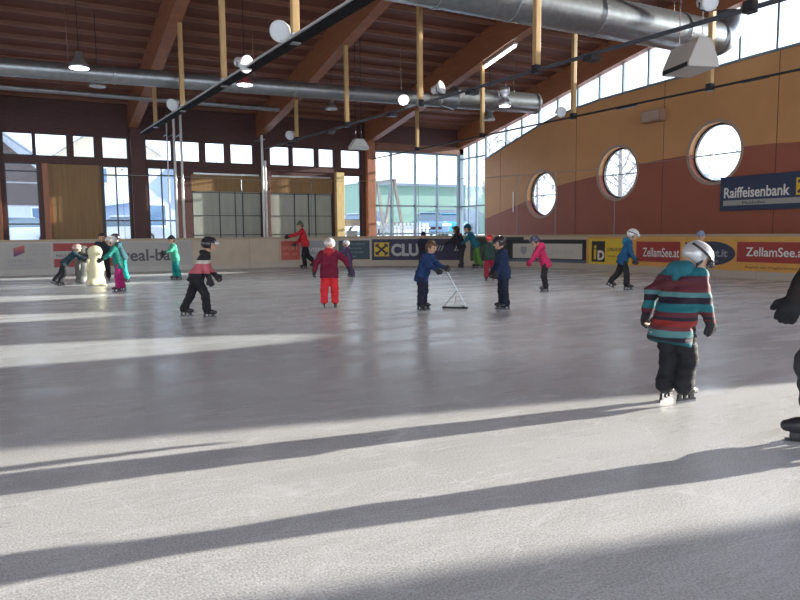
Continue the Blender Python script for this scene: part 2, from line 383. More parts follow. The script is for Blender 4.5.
# columns
for i, (x, w, m_, lab) in enumerate(((3.95, .26, M_redwall, 'dark red-brown square column between the tall windows'), (9.1, .11, M_redwall, 'slim dark column between the two roller doors'),
                    (14.05, .2, M_column, 'orange-brown glulam column at the edge of the glazed corner'), (12.48, .19, M_yellow, 'pale sunlit wooden post beside the glazed door'),
                    (-1.0, .24, M_column, 'brown wooden column left of the first tall window'), (-6.4, .22, M_column, 'brown wooden column on the back wall beyond the left picture edge'),
                    (-11.5, .22, M_column, 'brown wooden column in the far left corner outside the view'))):
    t_ = 4.1 if x == 12.48 else zbs(28.5)
    tag(MB().box(x-w, x+w, YW-.26, YW-.002, -.05, t_).build('wood_column', m_, bevel=.01), lab, 'column', 'wall columns', 'structure')

# ------------------------------------------------------------------ glazed corner
WIN[0] += 1
r = empty('window_%d' % WIN[0], (14.3, YW+.1, 0)); tag(r, 'large glass curtain wall at the back right corner looking out on cars and a green hall', 'window', kind='structure')
m = MB()
for x in (15.24, 16.55, 17.79): m.box(x-14.3-.04, x-14.3+.04, -.07, .07, .4, 5.22)
m.build('mullion', M_gframe, r)
MB().box(.02, .12, -.07, .07, .4, 5.22).box(4.68, 4.82, -.07, .07, .4, 5.22).build('frame', M_gframe, r)
MB().box(.05, 4.75, -.05, .05, 2.62, 2.70).box(.05, 4.75, -.06, .06, 5.14, 5.22).box(.05, 4.75, -.06, .06, 1.3, 1.38).build('transom', M_gframe, r)
MB().box(.05, 4.75, -.12, .1, -.05, .42).build('sill', M_conc, r)
MB().box(.08, 4.75, -.006, .006, .42, 5.2).build('pane', GLASS, r)
WIN[0] += 1
r = empty('window_%d' % WIN[0], (XW+.1, 26.62, 0)); tag(r, 'narrow tall side glazing where the orange wall stops before the corner', 'window', kind='structure')
m = MB()
for y in (0, .74, 1.42, 2.1): m.box(-.05, .05, y, y+.07, .4, zbs(26.62+y)+.02)
m.build('mullion', M_gframe, r)
MB().box(-.04, .04, .05, 2.1, 2.62, 2.69).box(-.04, .04, .05, 2.1, 4.95, 5.02).build('transom', M_gframe, r)
MB().prism([(0, .4), (2.1, .4), (2.1, zbs(28.7)), (0, zbs(26.6))], lambda u, v: (-.006, u, v), lambda u, v: (.006, u, v)).build('pane', GLASS, r)
MB().box(-.12, .12, 0, 2.1, -.05, .42).build('sill', M_conc, r)
cp = tag(MB().box(XW-.02, XW+.2, YW, YW+.2, -.05, zbs(28.7)+DK).build('wood_column', M_gframe), 'steel corner post of the glazed corner', 'column', kind='structure')

# ------------------------------------------------------------------ right wall: orange, round windows
TOP = [(26.6, 4.76), (25.4, 5.08), (24, 5.45), (22.9, 5.74), (21.8, 5.97), (20.6, 6.14), (19.3, 6.25), (17, 6.32), (15, 6.37), (13.2, 6.44), (10, 6.5), (6, 6.5), (3.2, 6.5)]
RND = [(22.58, 2.95), (18.37, 3.49), (14.35, 3.80), (10.25, 3.85), (6.2, 3.55)]
RR = .92
def topz(y):
    for (a, za), (b_, zb_) in zip(TOP, TOP[1:]):
        if b_ <= y <= a: return za+(zb_-za)*(a-y)/(a-b_)
    return 6.5
# front face built as a fan grid around each hole
def right_wall():
    m = MB(); X0, X1 = XW, XW+.35
    cuts = [26.6]
    for y, z in RND: cuts += [y+1.25, y-1.25]
    cuts += [3.2]
    N = 48
    bm_v = []
    for i in range(0, len(cuts)-1):
        ya, yb = cuts[i], cuts[i+1]
        if ya-yb < .01: continue
        hole = [q for q in RND if yb < q[0] < ya]
        ysub = sorted({ya, yb} | {t[0] for t in TOP if yb < t[0] < ya}, reverse=True)
        if not hole:
            pl = [(ya, -.05), (yb, -.05)]+[(t, topz(t)) for t in ysub[::-1]]
            m.prism(pl, lambda u, v: (X0, u, v), lambda u, v: (X1, u, v))
        else:
            cy, cz = hole[0]
            outer = []
            inner = []
            # ring of rays from the hole centre to the box outline
            corners = [(ya, -.05), (yb, -.05), (yb, topz(yb)), (ya, topz(ya))]
            angs = sorted([2*PI*k/N for k in range(N)]+[math.atan2(c[1]-cz, c[0]-cy) % (2*PI) for c in corners]+[math.atan2(topz(t)-cz, t-cy) % (2*PI) for t in ysub[1:-1]])
            for a in angs:
                dy, dz = math.cos(a), math.sin(a)
                ts = []
                if dy > 1e-9: ts.append((ya-cy)/dy)
                if dy < -1e-9: ts.append((yb-cy)/dy)
                if dz < -1e-9: ts.append((-.05-cz)/dz)
                if dz > 1e-9:
                    t = 1.0
                    for _ in range(40): t = (topz(min(ya, max(yb, cy+dy*t)))-cz)/dz
                    ts.append(t)
                t = min(ts); outer.append((cy+dy*t, cz+dz*t)); inner.append((cy+dy*RR, cz+dz*RR))
            k = len(angs)
            for X in (X0, X1):
                m.add([(X, *p) for p in outer]+[(X, *p) for p in inner], [(j, (j+1) % k, k+(j+1) % k, k+j) for j in range(k)])
            m.add([(X0, *p) for p in outer]+[(X1, *p) for p in outer], [(j, (j+1) % k, k+(j+1) % k, k+j) for j in range(k)])
            m.add([(X0, *p) for p in inner]+[(X1, *p) for p in inner], [(j, (j+1) % k, k+(j+1) % k, k+j) for j in range(k)])
    return m
MW = bpy.data.materials.new('painted_orange_wall'); MW.use_nodes = True
def mk_wall():
    nt = MW.node_tree; N = nt.nodes; L = nt.links; b = N['Principled BSDF']; b.inputs['Roughness'].default_value = .55
    tc = N.new('ShaderNodeTexCoord'); sp = N.new('ShaderNodeSeparateXYZ'); L.new(tc.outputs['Object'], sp.inputs[0])
    fc = N.new('ShaderNodeFloatCurve')
    cv = fc.mapping.curves[0]
    pts = [(0, 3.4), (6, 3.55), (9.5, 3.72), (11.6, 3.80), (12.7, 3.86), (14.5, 3.84), (16.4, 3.77), (17.7, 3.68), (19.4, 3.46), (20.3, 3.37), (21.7, 3.2), (24, 2.59), (26.6, 2.0)]
    cv.points[0].location = (pts[0][0]/27, pts[0][1]/5); cv.points[1].location = (1, 1.9/5)
    for p in pts[1:]: cv.points.new(p[0]/27, p[1]/5)
    fc.mapping.update()
    dv = N.new('ShaderNodeMath'); dv.operation = 'DIVIDE'; dv.inputs[1].default_value = 27; L.new(sp.outputs['Y'], dv.inputs[0]); L.new(dv.outputs[0], fc.inputs['Value'])
    ml = N.new('ShaderNodeMath'); ml.operation = 'MULTIPLY'; ml.inputs[1].default_value = 5; L.new(fc.outputs[0], ml.inputs[0])
    gt = N.new('ShaderNodeMath'); gt.operation = 'GREATER_THAN'; L.new(sp.outputs['Z'], gt.inputs[0]); L.new(ml.outputs[0], gt.inputs[1])
    mx = N.new('ShaderNodeMix'); mx.data_type = 'RGBA'; mx.inputs[6].default_value = (.33, .10, .06, 1); mx.inputs[7].default_value = (.58, .30, .12, 1)
    L.new(gt.outputs[0], mx.inputs[0])
    no = N.new('ShaderNodeTexNoise'); no.inputs['Scale'].default_value = 1.5; L.new(tc.outputs['Object'], no.inputs['Vector'])
    hv = N.new('ShaderNodeHueSaturation'); mr = N.new('ShaderNodeMapRange'); mr.inputs[3].default_value = .9; mr.inputs[4].default_value = 1.1
    L.new(no.outputs[0], mr.inputs[0]); L.new(mr.outputs[0], hv.inputs['Value']); L.new(mx.outputs[2], hv.inputs['Color']); L.new(hv.outputs[0], b.inputs['Base Color'])
mk_wall()
wr_ = right_wall().build('wall_right', MW); tag(wr_, 'orange and brick red painted side wall with round windows', 'wall', kind='structure')
# panel joints
m = MB()
for y in (25.4, 20.5, 16.3, 12.3): m.box(XW-.004, XW+.01, y, y+.02, 0, topz(y)-.02)
m.build('panel_joint', M_redwall, wr_)
m = MB()
pp = [(t[0], t[1]) for t in TOP]
for (a, za), (b_, zb_) in zip(pp, pp[1:]): m.bar((XW+.1, a, za+.02), (XW+.1, b_, zb_+.02), .3, .07)
m.build('coping', M_gframe, wr_)
# near side wall outside the picture, unseen slanted opening shaped for the sun patch
m = MB()
X0, X1 = XW, XW+.35
def sl(z): return .5*(z-2.2)
zt = 5.0; zl = 1.2
quad = lambda p: m.prism(p, lambda u, v: (X0, u, v), lambda u, v: (X1, u, v))
quad([(3.2, -.05), (3.2, 9.0), (1.7+sl(zt), 9.0), (1.7+sl(zt), zt), (1.7+sl(zl), zl), (1.7+sl(zl), -.05)])
quad([(-9, -.05), (-9, 9.0), (-.7+sl(zt), 9.0), (-.7+sl(zt), zt), (-.7+sl(zl), zl), (-.7+sl(zl), -.05)])
quad([(1.7+sl(zl), -.05), (1.7+sl(zl), zl), (-.7+sl(zl), zl), (-.7+sl(zl), -.05)])
quad([(1.7+sl(zt), zt), (1.7+sl(zt), 9.0), (-.7+sl(zt), 9.0), (-.7+sl(zt), zt)])
tag(m.build('wall_right', MW), 'orange side wall with an opening shaped for the near sunlight, outside the picture', 'wall', kind='structure')
# round windows
for i, (y, z) in enumerate(RND):
    WIN[0] += 1
    lab = ['small round window nearest the glazed corner', 'round window in the middle of the three seen in the orange wall', 'round window just left above the dark blue bank sign',
           'round window hidden beyond the right picture edge over the boards', 'round window of the orange wall beside the camera, outside the picture'][i]
    r = empty('window_%d' % WIN[0], (XW+.28, y, z)); tag(r, lab, 'round window', 'round windows', 'structure')
    R = Matrix.Rotation(PI/2, 3, 'Y')
    ring = MB(); n = 48
    V = []; F = []
    for k in range(n):
        a = 2*PI*k/n
        for (rr, xx) in ((RR, -.05), (RR-.06, -.05), (RR-.06, .05), (RR, .05)): V.append((xx, rr*math.cos(a), rr*math.sin(a)))
    for k in range(n):
        a = 4*k; b_ = 4*((k+1) % n)
        for j in range(4): F.append((a+j, a+(j+1) % 4, b_+(j+1) % 4, b_+j))
    ring.add(V, F).build('frame', M_frame, r)
    V = []; F = []
    for k in range(n):
        a = 2*PI*k/n
        for (rr, xx) in ((RR+.01, -.29), (RR+.1, -.29), (RR+.1, -.275), (RR+.01, -.275)): V.append((xx, rr*math.cos(a), rr*math.sin(a)))
    for k in range(n):
        a = 4*k; b_ = 4*((k+1) % n)
        for j in range(4): F.append((a+j, a+(j+1) % 4, b_+(j+1) % 4, b_+j))
    MB().add(V, F).build('rim', mat('rim_grey', (.40, .30, .24), .5), r, smooth=False)
    MB().box(-.02, .02, -RR+.05, RR-.05, -.06, -.02).build('glazing_bar', M_gframe, r)
    MB().lathe([(RR-.05, -.005), (RR-.05, .005)], 48, rot=R).build('pane', GLASS, r)
# clerestory above the orange wall
WIN[0] += 1
r = empty('window_%d' % WIN[0], (XW+.1, 0, 0)); tag(r, 'long slanted clerestory window band above the orange wall', 'window', kind='structure')
my = [25.1, 24.0, 22.85, 21.7, 20.55, 19.4, 18.24, 17.09, 15.93, 14.78, 13.63, 12.45, 11.3, 10.1, 9.0, 7.8, 6.6, 5.4, 4.2]
for k, y in enumerate(my):
    w = .035
    MB().box(-.05, .05, y-w, y+w, topz(y)+.04, zbs(y)+.02).build('mullion', M_gframe, r)
for (ya, yb) in zip([26.6]+my, my+[3.2]):
    MB().prism([(ya, topz(ya)+.03), (yb, topz(yb)+.03), (yb, zbs(yb)), (ya, zbs(ya))], lambda u, v: (-.005, u, v), lambda u, v: (.005, u, v)).build('pane', GLASS, r)
# left wall outside the view
mb = MB(); m = MB()
for (y0, y1) in ((-9, -8.4), (-1, 0), (8, 9), (17, 18), (26, 28.7)): m.box(-14.5, -14.3, y0, y1, -.05, zbs(y0)+DK)
for (y0, y1) in ((-8.4, -1), (0, 8), (9, 17), (18, 26)):
    m.box(-14.5, -14.3, y0, y1, -.05, 1.3); m.prism([(y0, 5.0), (y1, 5.0), (y1, zbs(y1)+DK), (y0, zbs(y0)+DK)], lambda u, v: (-14.5, u, v), lambda u, v: (-14.3, u, v))
tag(m.build('wall_left', M_redwall), 'dark red side wall with broad openings, outside the picture', 'wall', kind='structure')

# ------------------------------------------------------------------ rink boards
M_bwhite = mat('board_white', (.50, .49, .47), .4, noise=.05, nscale=2)
M_bbeige = mat('board_beige', (.55, .45, .34), .4, noise=.08, nscale=2)
M_borange = mat('board_orange', (.72, .38, .09), .4, noise=.05, nscale=2)
M_bgreen = mat('board_dark', (.05, .06, .05), .4)
M_cap = mat('cap_rail_plastic', (.46, .37, .25), .4)
M_kick = mat('kick_plate_plastic', (.50, .44, .37), .35)
rink = empty('rink_boards', (0, 0, 0)); tag(rink, 'low curved rink boards with adverts running round the ice', 'rink boards')
def strip(s0, s1, off0, off1, z0, z1, ds=.4):
    n = max(1, int(round((s1-s0)/ds))) if s1 > S1-.1 and s0 < S2+.1 else 1
    V = []; F = []
    for i in range(n+1):
        s = s0+(s1-s0)*i/n
        V += [bpt(s, off0, z0), bpt(s, off1, z0), bpt(s, off1, z1), bpt(s, off0, z1)]
    for i in range(n):
        a = 4*i; b_ = a+4
        F += [(a, a+1, b_+1, b_), (a+1, a+2, b_+2, b_+1), (a+2, a+3, b_+3, b_+2), (a+3, a, b_, b_+3)]
    F += [(0, 3, 2, 1), (len(V)-4, len(V)-3, len(V)-2, len(V)-1)]
    return MB().add(V, F)
edges = []
s = SMIN
while s < SMAX-.5: edges.append(s); s += 2.32
edges = [e_ for e_ in edges if min(abs(e_-5.6), abs(e_-9.1), abs(e_-22.28)) > 1.0]+[5.6, 9.1, 22.28, SMAX]
edges.sort()
for a, b_ in zip(edges, edges[1:]):
    mid = (a+b_)/2
    mm = M_bwhite if mid < 5.6 else M_bbeige if mid < 16.9 else M_bgreen if mid < 18.6 else M_bbeige if mid < 22.28 else M_borange
    strip(a+.004, b_-.004, 0, -.08, .0, 1.17).build('panel', mm, rink)
    strip(a+.003, b_-.003, .022, 0, .005, .22).build('kick_plate', M_bwhite if mid < 5.6 else M_kick, rink)
strip(SMIN, SMAX, .03, -.16, 1.17, 1.25).build('cap_rail', M_cap, rink)

# adverts
def lay(vs_, s0, z0, off):   # flat lettering laid onto the curved boards
    return [bpt(s0+v[0], off+v[2], z0+v[1]) for v in vs_]
def words(parent, s, s0, z0, size, m, off=.022, width=None, bold=0.0, name='lettering', label=None):
    vs_, fs = text_geo(s, size, width, bold, .002)
    o = mesh_obj(name, lay(vs_, s0, z0, off), fs, m, parent, label=label); return o
def sheet(name, s0, s1, z0, z1, m, parent=None, off=.012, th=.008, label=None):
    o = strip(s0, s1, off, off-th, z0, z1).build(name, m, parent)
    if label: o['label'] = label
    return o
INK = lambda n, c: mat(n, c, .45)
K = INK('ink_black', (.03, .03, .035)); W_ = INK('ink_white', (.8, .79, .76)); RD = INK('ink_dark_red', (.36, .045, .04)); RD2 = INK('ink_red', (.55, .09, .06))
NV = INK('ink_navy', (.035, .035, .09)); YL = INK('ink_yellow', (.78, .55, .05)); TEAL = INK('ink_dark_teal', (.03, .07, .10)); GR = INK('ink_grey', (.30, .32, .35))
PALE = INK('ink_pale', (.58, .55, .50)); BRW = INK('ink_brown', (.25, .10, .03))
G = 'advert banners on the rink boards'
def advert(label): return lambda o: tag(o, label, 'advert', G)
# house builder advert
o = sheet('advert_banner', -1.95, .68, .12, 1.12, INK('ink_offwhite', (.44, .43, .42))); advert('pale grey advert with an orange and blue leaning square over COMER BAU')(o)
lg = MB().add([bpt(-.46, .02, .66), bpt(-.12, .02, .80), bpt(-.12, .02, 1.06), bpt(-.46, .02, .96)]+[bpt(-.46, .012, .66), bpt(-.12, .012, .80), bpt(-.12, .012, 1.06), bpt(-.46, .012, .96)], [(0, 1, 2, 3), (4, 7, 6, 5), (0, 4, 5, 1), (1, 5, 6, 2), (2, 6, 7, 3), (3, 7, 4, 0)])
lgm = bpy.data.materials.new('logo_fade'); lgm.use_nodes = True
nt_ = lgm.node_tree; tc = nt_.nodes.new('ShaderNodeTexCoord'); sp = nt_.nodes.new('ShaderNodeSeparateXYZ'); cr = nt_.nodes.new('ShaderNodeValToRGB')
mr = nt_.nodes.new('ShaderNodeMapRange'); mr.inputs[1].default_value = .66; mr.inputs[2].default_value = 1.06
nt_.links.new(tc.outputs['Object'], sp.inputs[0]); nt_.links.new(sp.outputs['Z'], mr.inputs[0]); nt_.links.new(mr.outputs[0], cr.inputs[0]); nt_.links.new(cr.outputs[0], nt_.nodes['Principled BSDF'].inputs[0])
cr.color_ramp.elements[0].color = (.03, .04, .2, 1); cr.color_ramp.elements[1].color = (.6, .14, .05, 1)
lg.build('logo', lgm, o)
words(o, 'COMER BAU', -.66, .46, .17, GR, width=.82); words(o, 'IHR BAUMEISTER', -.62, .34, .09, GR, width=.7)
for z in (.98, .86, .72): words(o, 'Hochbau · Tiefbau', .02, z, .07, GR, width=.55)
# red white red
o = sheet('advert_banner', .74, 2.92, .16, 1.12, INK('ink_offwhite', (.44, .43, .42))); advert('advert of two dark red bars with small black writing between, behind the cream figure')(o)
sheet('stripe', .78, 2.88, .83, 1.11, RD, o, off=.016, th=.006, label='dark red upper bar'); sheet('stripe', .78, 2.88, .26, .55, RD, o, off=.016, th=.006, label='dark red lower bar')
words(o, 'RESTAURANT AM EISPLATZ', .86, .63, .12, K, width=1.95)
# real-bau
o = sheet('advert_banner', 2.97, 5.55, .16, 1.12, INK('ink_offwhite', (.44, .43, .42))); advert('grey advert reading real-bau in large dark letters')(o)
words(o, 'real-bau', 3.10, .42, .62, INK('ink_charcoal', (.10, .10, .11)), width=1.95, bold=.012)
words(o, 'ges.m.b.h.', 4.35, .98, .09, GR, width=.5)
# red sign
def th(d): return S1+rad(d)*BR
o = sheet('advert_banner', th(9.0), th(13.4), .30, 1.08, RD2); advert('red advert to the left of the adult in the red jacket')(o)
words(o, 'SPORT', th(9.4), .72, .2, INK('ink_salmon', (.75, .35, .28)), width=.62); words(o, 'SKI · EIS', th(9.4), .5, .13, INK('ink_salmon', (.75, .35, .28)), width=.6)
o = sheet('advert_banner', th(13.5), th(22.2), .30, 1.08, GR); advert('grey advert with pale writing behind the crimson jacket child')(o)
words(o, 'WINTERSPORT', th(14), .62, .24, W_, width=1.35); words(o, 'VERLEIH · SERVICE', th(14), .42, .12, W_, width=1.2)
o = sheet('advert_banner', th(22.7), th(30.2), .28, 1.08, TEAL); advert('dark teal advert with rows of small pale lines beside the yellow X emblem')(o)
for k, wd in enumerate((.95, .8, .9, .6)): words(o, 'Öffnungszeiten Eislaufplatz', th(23.6), .9-k*.17, .09, INK('ink_teal_pale', (.28, .42, .45)), width=wd)
sheet('border', th(22.7), th(30.2), 1.08, 1.12, PALE, o); sheet('border', th(30.2), th(30.5), .24, 1.12, PALE, o)
# club
o = sheet('advert_banner', th(30.7), th(52.8), .24, 1.12, NV); advert('navy advert with a black X on a yellow square and CLUB in silver capitals')(o)
sheet('emblem_field', th(31.3), th(34.9), .40, .98, YL, o, off=.018, th=.005, label='yellow square')
def stroke(s0, z0, s1, z1, w):
    d = Vector((s1-s0, z1-z0)).normalized(); nx, nz = -d.y*w/2, d.x*w/2
    q = [(s0+nx, z0+nz), (s0-nx, z0-nz), (s1-nx, z1-nz), (s1+nx, z1+nz)]
    return [bpt(a, .024, b_) for a, b_ in q]+[bpt(a, .018, b_) for a, b_ in q]
m = MB()
FS = [(0, 1, 2, 3), (4, 7, 6, 5), (0, 4, 5, 1), (1, 5, 6, 2), (2, 6, 7, 3), (3, 7, 4, 0)]
a0, a1 = th(31.7), th(34.5)
m.add(stroke(a0, .48, a1, .90, .085), FS).add(stroke(a0, .90, a1, .48, .085), FS)
for (x, z, x2, z2) in ((a0-.02, .80, a0+.13, .93), (a1+.02, .80, a1-.13, .93), (a0-.02, .58, a0+.13, .45), (a1+.02, .58, a1-.13, .45)): m.add(stroke(x, z, x2, z2, .06), FS)
m.build('emblem', K, o, label='black crossed X emblem')
words(o, 'CLUB', th(35.4), .44, .66, INK('ink_silver', (.55, .55, .58)), width=1.55, bold=.03)
m = MB()
for s_ in (th(46.2), th(46.9), th(47.6), th(51.0), th(51.6)): m.add(stroke(s_, .62, s_+.10, .84, .04), FS)
m.build('stripe', INK('ink_silver', (.55, .55, .58)), o, label='slanted silver strokes')
# university style sign
o = sheet('advert_banner', th(63.9), th(84.0), .18, 1.07, K); advert('black framed pale advert with a small grey crest behind the pink jacket child')(o)
sheet('border', th(63.9), th(84.0), .18, .32, INK('ink_slate', (.12, .14, .2)), o, off=.016)
sheet('sign_field', th(65.4), th(83.0), .36, .92, PALE, o, off=.018, th=.005)
m = MB(); pl = [(0, .80), (.26, .80), (.26, .60), (.13, .46), (0, .60)]; c0 = th(67.4)
m.prism(pl, lambda u, v: bpt(c0+u, .026, v), lambda u, v: bpt(c0+u, .018, v)); m.build('crest', GR, o, label='grey shield crest')
words(o, 'LFS', th(70.5), .54, .22, GR, off=.024, width=.5); words(o, 'BRUCK', th(75.3), .54, .22, INK('ink_faint', (.50, .47, .42)), off=.024, width=1.0)
# id
yy = lambda Y: S2+CYa-Y
o = sheet('advert_banner', 22.40, yy(16.22), .22, 1.10, YL); advert('yellow advert with a black box reading iD')(o)
sheet('emblem_field', 22.52, 23.12, .30, 1.02, K, o, off=.018, th=.005, label='black box')
words(o, 'i', 22.60, .40, .72, YL, off=.026, bold=.02, label='yellow letter i'); words(o, 'D', 22.78, .38, .44, W_, off=.026, bold=.02, label='white letter D')
words(o, 'DRUCKEREI', 23.25, .68, .17, K, width=1.0); words(o, 'www.druck', 23.25, .48, .12, BRW, width=.8)
# zell am see
def zell(y0, y1, z0, z1, txt, label, tw):
    o = sheet('advert_banner', yy(y0), yy(y1), z0, z1, RD); advert(label)(o)
    words(o, txt, yy(y0)+.28, z0+.17, (z1-z0)*.62, W_, width=tw, bold=.004); return o
zell(16.0, 14.28, .37, 1.02, 'ZellamSee.at', 'dark red advert reading ZellamSee.at beside the yellow advert', 1.42)
o = zell(12.36, 10.0, .47, 1.03, 'ZellamSee.at', 'dark red advert reading ZellamSee.at close to the right picture edge', 1.72)
words(rink, 'Region der Möglichkeiten', yy(12.1), .30, .10, BRW, off=.004, width=1.5)
# oval
V = []; n = 40
cc = yy(13.2)
pl = [(.78*math.cos(2*PI*k/n), .35*math.sin(2*PI*k/n)*(1 if abs(math.cos(2*PI*k/n)) < .6 else 1)) for k in range(n)]
o = MB().prism(pl, lambda u, v: bpt(cc+u, .016, .69+v), lambda u, v: bpt(cc+u, .004, .69+v)).build('advert_banner', INK('ink_blue_black', (.04, .05, .09)))
advert('dark oval advert with grey lettering ending in it, between the two dark red adverts')(o)
words(o, 'sport.it', cc-.45, .60, .3, GR, width=1.0, bold=.01); words(o, 'online', cc-.2, .44, .13, GR, width=.45)

# netting frame above the boards
net = empty('netting_frame', (0, 0, 0)); tag(net, 'thin steel netting frame standing on the rink boards', 'frame')
pts = [bpt(s, -.1, 3.55) for s in [7.65]+[S1+i*BR*PI/2/24 for i in range(1, 25)]+[yy(14.0)]]
for a, b_ in ((3.2, 7.6),):
    MB().tube([bpt(a, -.1, 3.6), bpt(b_+.02, -.1, 3.6)], .009, 6).build('rail', M_galv, net)
MB().tube(pts, .009, 6).build('rail', M_galv, net)
for s_ in (3.2, 7.65, th(16.5), th(36.0), th(42), th(66), th(75.5), yy(17.1)):
    MB().tube([bpt(s_, -.1, 1.25), bpt(s_, -.1, 3.56)], .009, 6).build('post', M_gframe, net)
# tall white poles in front of the back wall
for x, y, zt_, lab in ((5.15, 27.55, 6.3, 'tall pale steel pole, left of the pair beside the first roller door'), (5.42, 27.6, 6.3, 'tall pale steel pole, right of the pair beside the first roller door'),
                  (4.95, 27.9, 6.0, 'slim grey pipe just left of the pale pole pair'), (8.62, 27.55, 5.4, 'tall pale steel pole, left of the pair between the roller doors'), (8.80, 27.75, 4.4, 'tall pale steel pole, right of the pair between the roller doors')):
    o = empty('steel_pole', (x, y, -.05)); tag(o, lab, 'pole', 'tall poles before the back wall')
    rr = .05 if x != 4.95 else .03
    MB().tube([(0, 0, 0), (0, 0, zt_+.05)], rr, 12).build('pole', M_white if rr > .04 else M_galv, o)
    MB().lathe([(.1, 0), (.1, .02), (rr+.02, .03)], 12).build('base_plate', M_galv, o)
    MB().lathe([(rr+.015, 3.5), (rr+.015, 3.58)], 12).build('clamp', M_galv, o)
    MB().box(-.02, .02, 0, YW-y-.005, 5.3, 5.35).build('bracket', M_galv, o)

# ------------------------------------------------------------------ gantries and hanging posts
RX = [3.95, 8.9, 14.02]
def rz_(i, y): return (4.03+.04*y, 4.24+.024*y, 4.55+.007*y)[i]
for i in range(3):
    x = RX[i]
    o = empty('lighting_rail', (x, 12, rz_(i, 12)))
    tag(o, ['twin-edged steel cable tray on the nearest row of hanging posts', 'dark steel lighting rail on the middle row of hanging posts', 'thin dark rail along the orange wall on the last row of hanging posts'][i], 'lighting rail', 'hanging lighting rails')
    P = lambda dx, y, dz: (dx, y-12, rz_(i, y)-rz_(i, 12)+dz)
    ya, yb = (1.5, 26.8) if i == 0 else (1.5, 28.4)
    if i == 0:
        for sx in (-.12, .12):
            MB().bar(P(sx, ya, 0), P(sx, yb, 0), .022, .035).build('side_rail', mat('zinc_paint', (.66, .67, .66), .35, metal=.2), o)
        MB().bar(P(0, ya, -.035), P(0, yb, -.035), .21, .012).build('tray_bed', M_matt, o)
        for k in range(3): MB().tube([P(-.06+k*.06, ya, 0), P(-.06+k*.06, yb, 0)], .02, 6).build('cable', M_black, o)
    elif i == 1:
        MB().bar(P(0, ya, 0), P(0, yb, 0), .07, .05).build('side_rail', mat('rail_slate', (.07, .075, .09), .6), o)
        MB().tube([P(.09, ya, .045), P(.09, yb, .045)], .022, 6).build('cable', M_galv, o)
        for y in (9.2, 12.9, 16.7, 21, 25):
            MB().box(-.12, .12, y-12-.1, y-12+.1, rz_(1, y)-rz_(1, 12)-.12, rz_(1, y)-rz_(1, 12)-.035).build('junction_box', M_black, o)
    else:
        MB().tube([P(0, ya, 0), P(0, yb, 0)], .028, 8).build('side_rail', M_black, o)
        for y in (7.5, 9.6, 13.2): MB().box(-.05, .05, y-12-.3, y-12+.3, -.05, .0).build('junction_box', M_black, o)
rn = ['cable tray row', 'middle rail row', 'rail row along the orange wall']
for i in range(3):
    for j, y in enumerate((6.2, 10.7, 15.2, 19.7, 24.2)):
        x = RX[i]; z0 = rz_(i, y)
        o = empty('hanging_post', (x, y, z0)); hh = zbs(y)-z0
        q = ['nearest', 'second nearest', 'third nearest', 'fourth nearest', 'farthest'][j]
        tag(o, 'pale hanging wooden post, %s on the %s' % (q, rn[i]), 'hanging post', 'wooden posts hanging from the roof beams')
        off = .0 if i else .0
        w = .058
        MB().box(-w, w, -w, w, .06, hh+.03).build('post', M_post, o, bevel=.006)
        MB().box(-w-.012, w+.012, -w-.012, w+.012, -.06, .1).build('bracket', M_galv if i == 0 else M_black, o)

# ------------------------------------------------------------------ air ducts
def duct(y, z, R, x0, x1, label, elbow=False, step=.19, collars=()):
    o = empty('air_duct', ((x0+x1)/2, y, z)); tag(o, label, 'air duct', 'spiral air ducts' if R > .2 else None)
    cx = (x0+x1)/2; V = []; F = []; n = 28
    nx = int((x1-x0)/step*2)
    for i in range(nx+1):
        x = x0-cx+(x1-x0)*i/nx; rr = R*(1+(.022 if i % 2 else 0)) if R > .2 else R
        for k in range(n):
            t = 2*PI*k/n; V.append((x, rr*math.cos(t), rr*math.sin(t)))
    for i in range(nx):
        for k in range(n): F.append((i*n+k, (i+1)*n+k, (i+1)*n+(k+1) % n, i*n+(k+1) % n))
    F.append(tuple(nx*n+k for k in range(n)))
    mesh_obj('duct_pipe', V, F, M_duct, o, smooth=True)
    Rm = Matrix.Rotation(PI/2, 3, 'Y')
    for xc in collars:
        MB().lathe([(R*1.02, -.05), (R*1.05, -.04), (R*1.05, .04), (R*1.02, .05)], n, (xc-cx, 0, 0), Rm).build('collar', M_duct, o, smooth=False)
    if elbow:
        pts = []
        for k in range(9):
            a = k/8*PI/2; pts.append((x1-cx+.55*math.sin(a), 0, .75*(1-math.cos(a))+0))
        MB().tube(pts, R, n).build('elbow', M_duct, o, smooth=True)
    y0 = x0+1.2
    while y0 < x1:
        hh = zbs(y)+DK-z
        if min(abs(y0-b_) for b_ in BEAMX) > .3 and R > .2:
            MB().tube([(y0-cx, 0, R), (y0-cx, 0, hh)], .012, 6).build('hanger', M_steel, o)
        y0 += 2.9
    return o
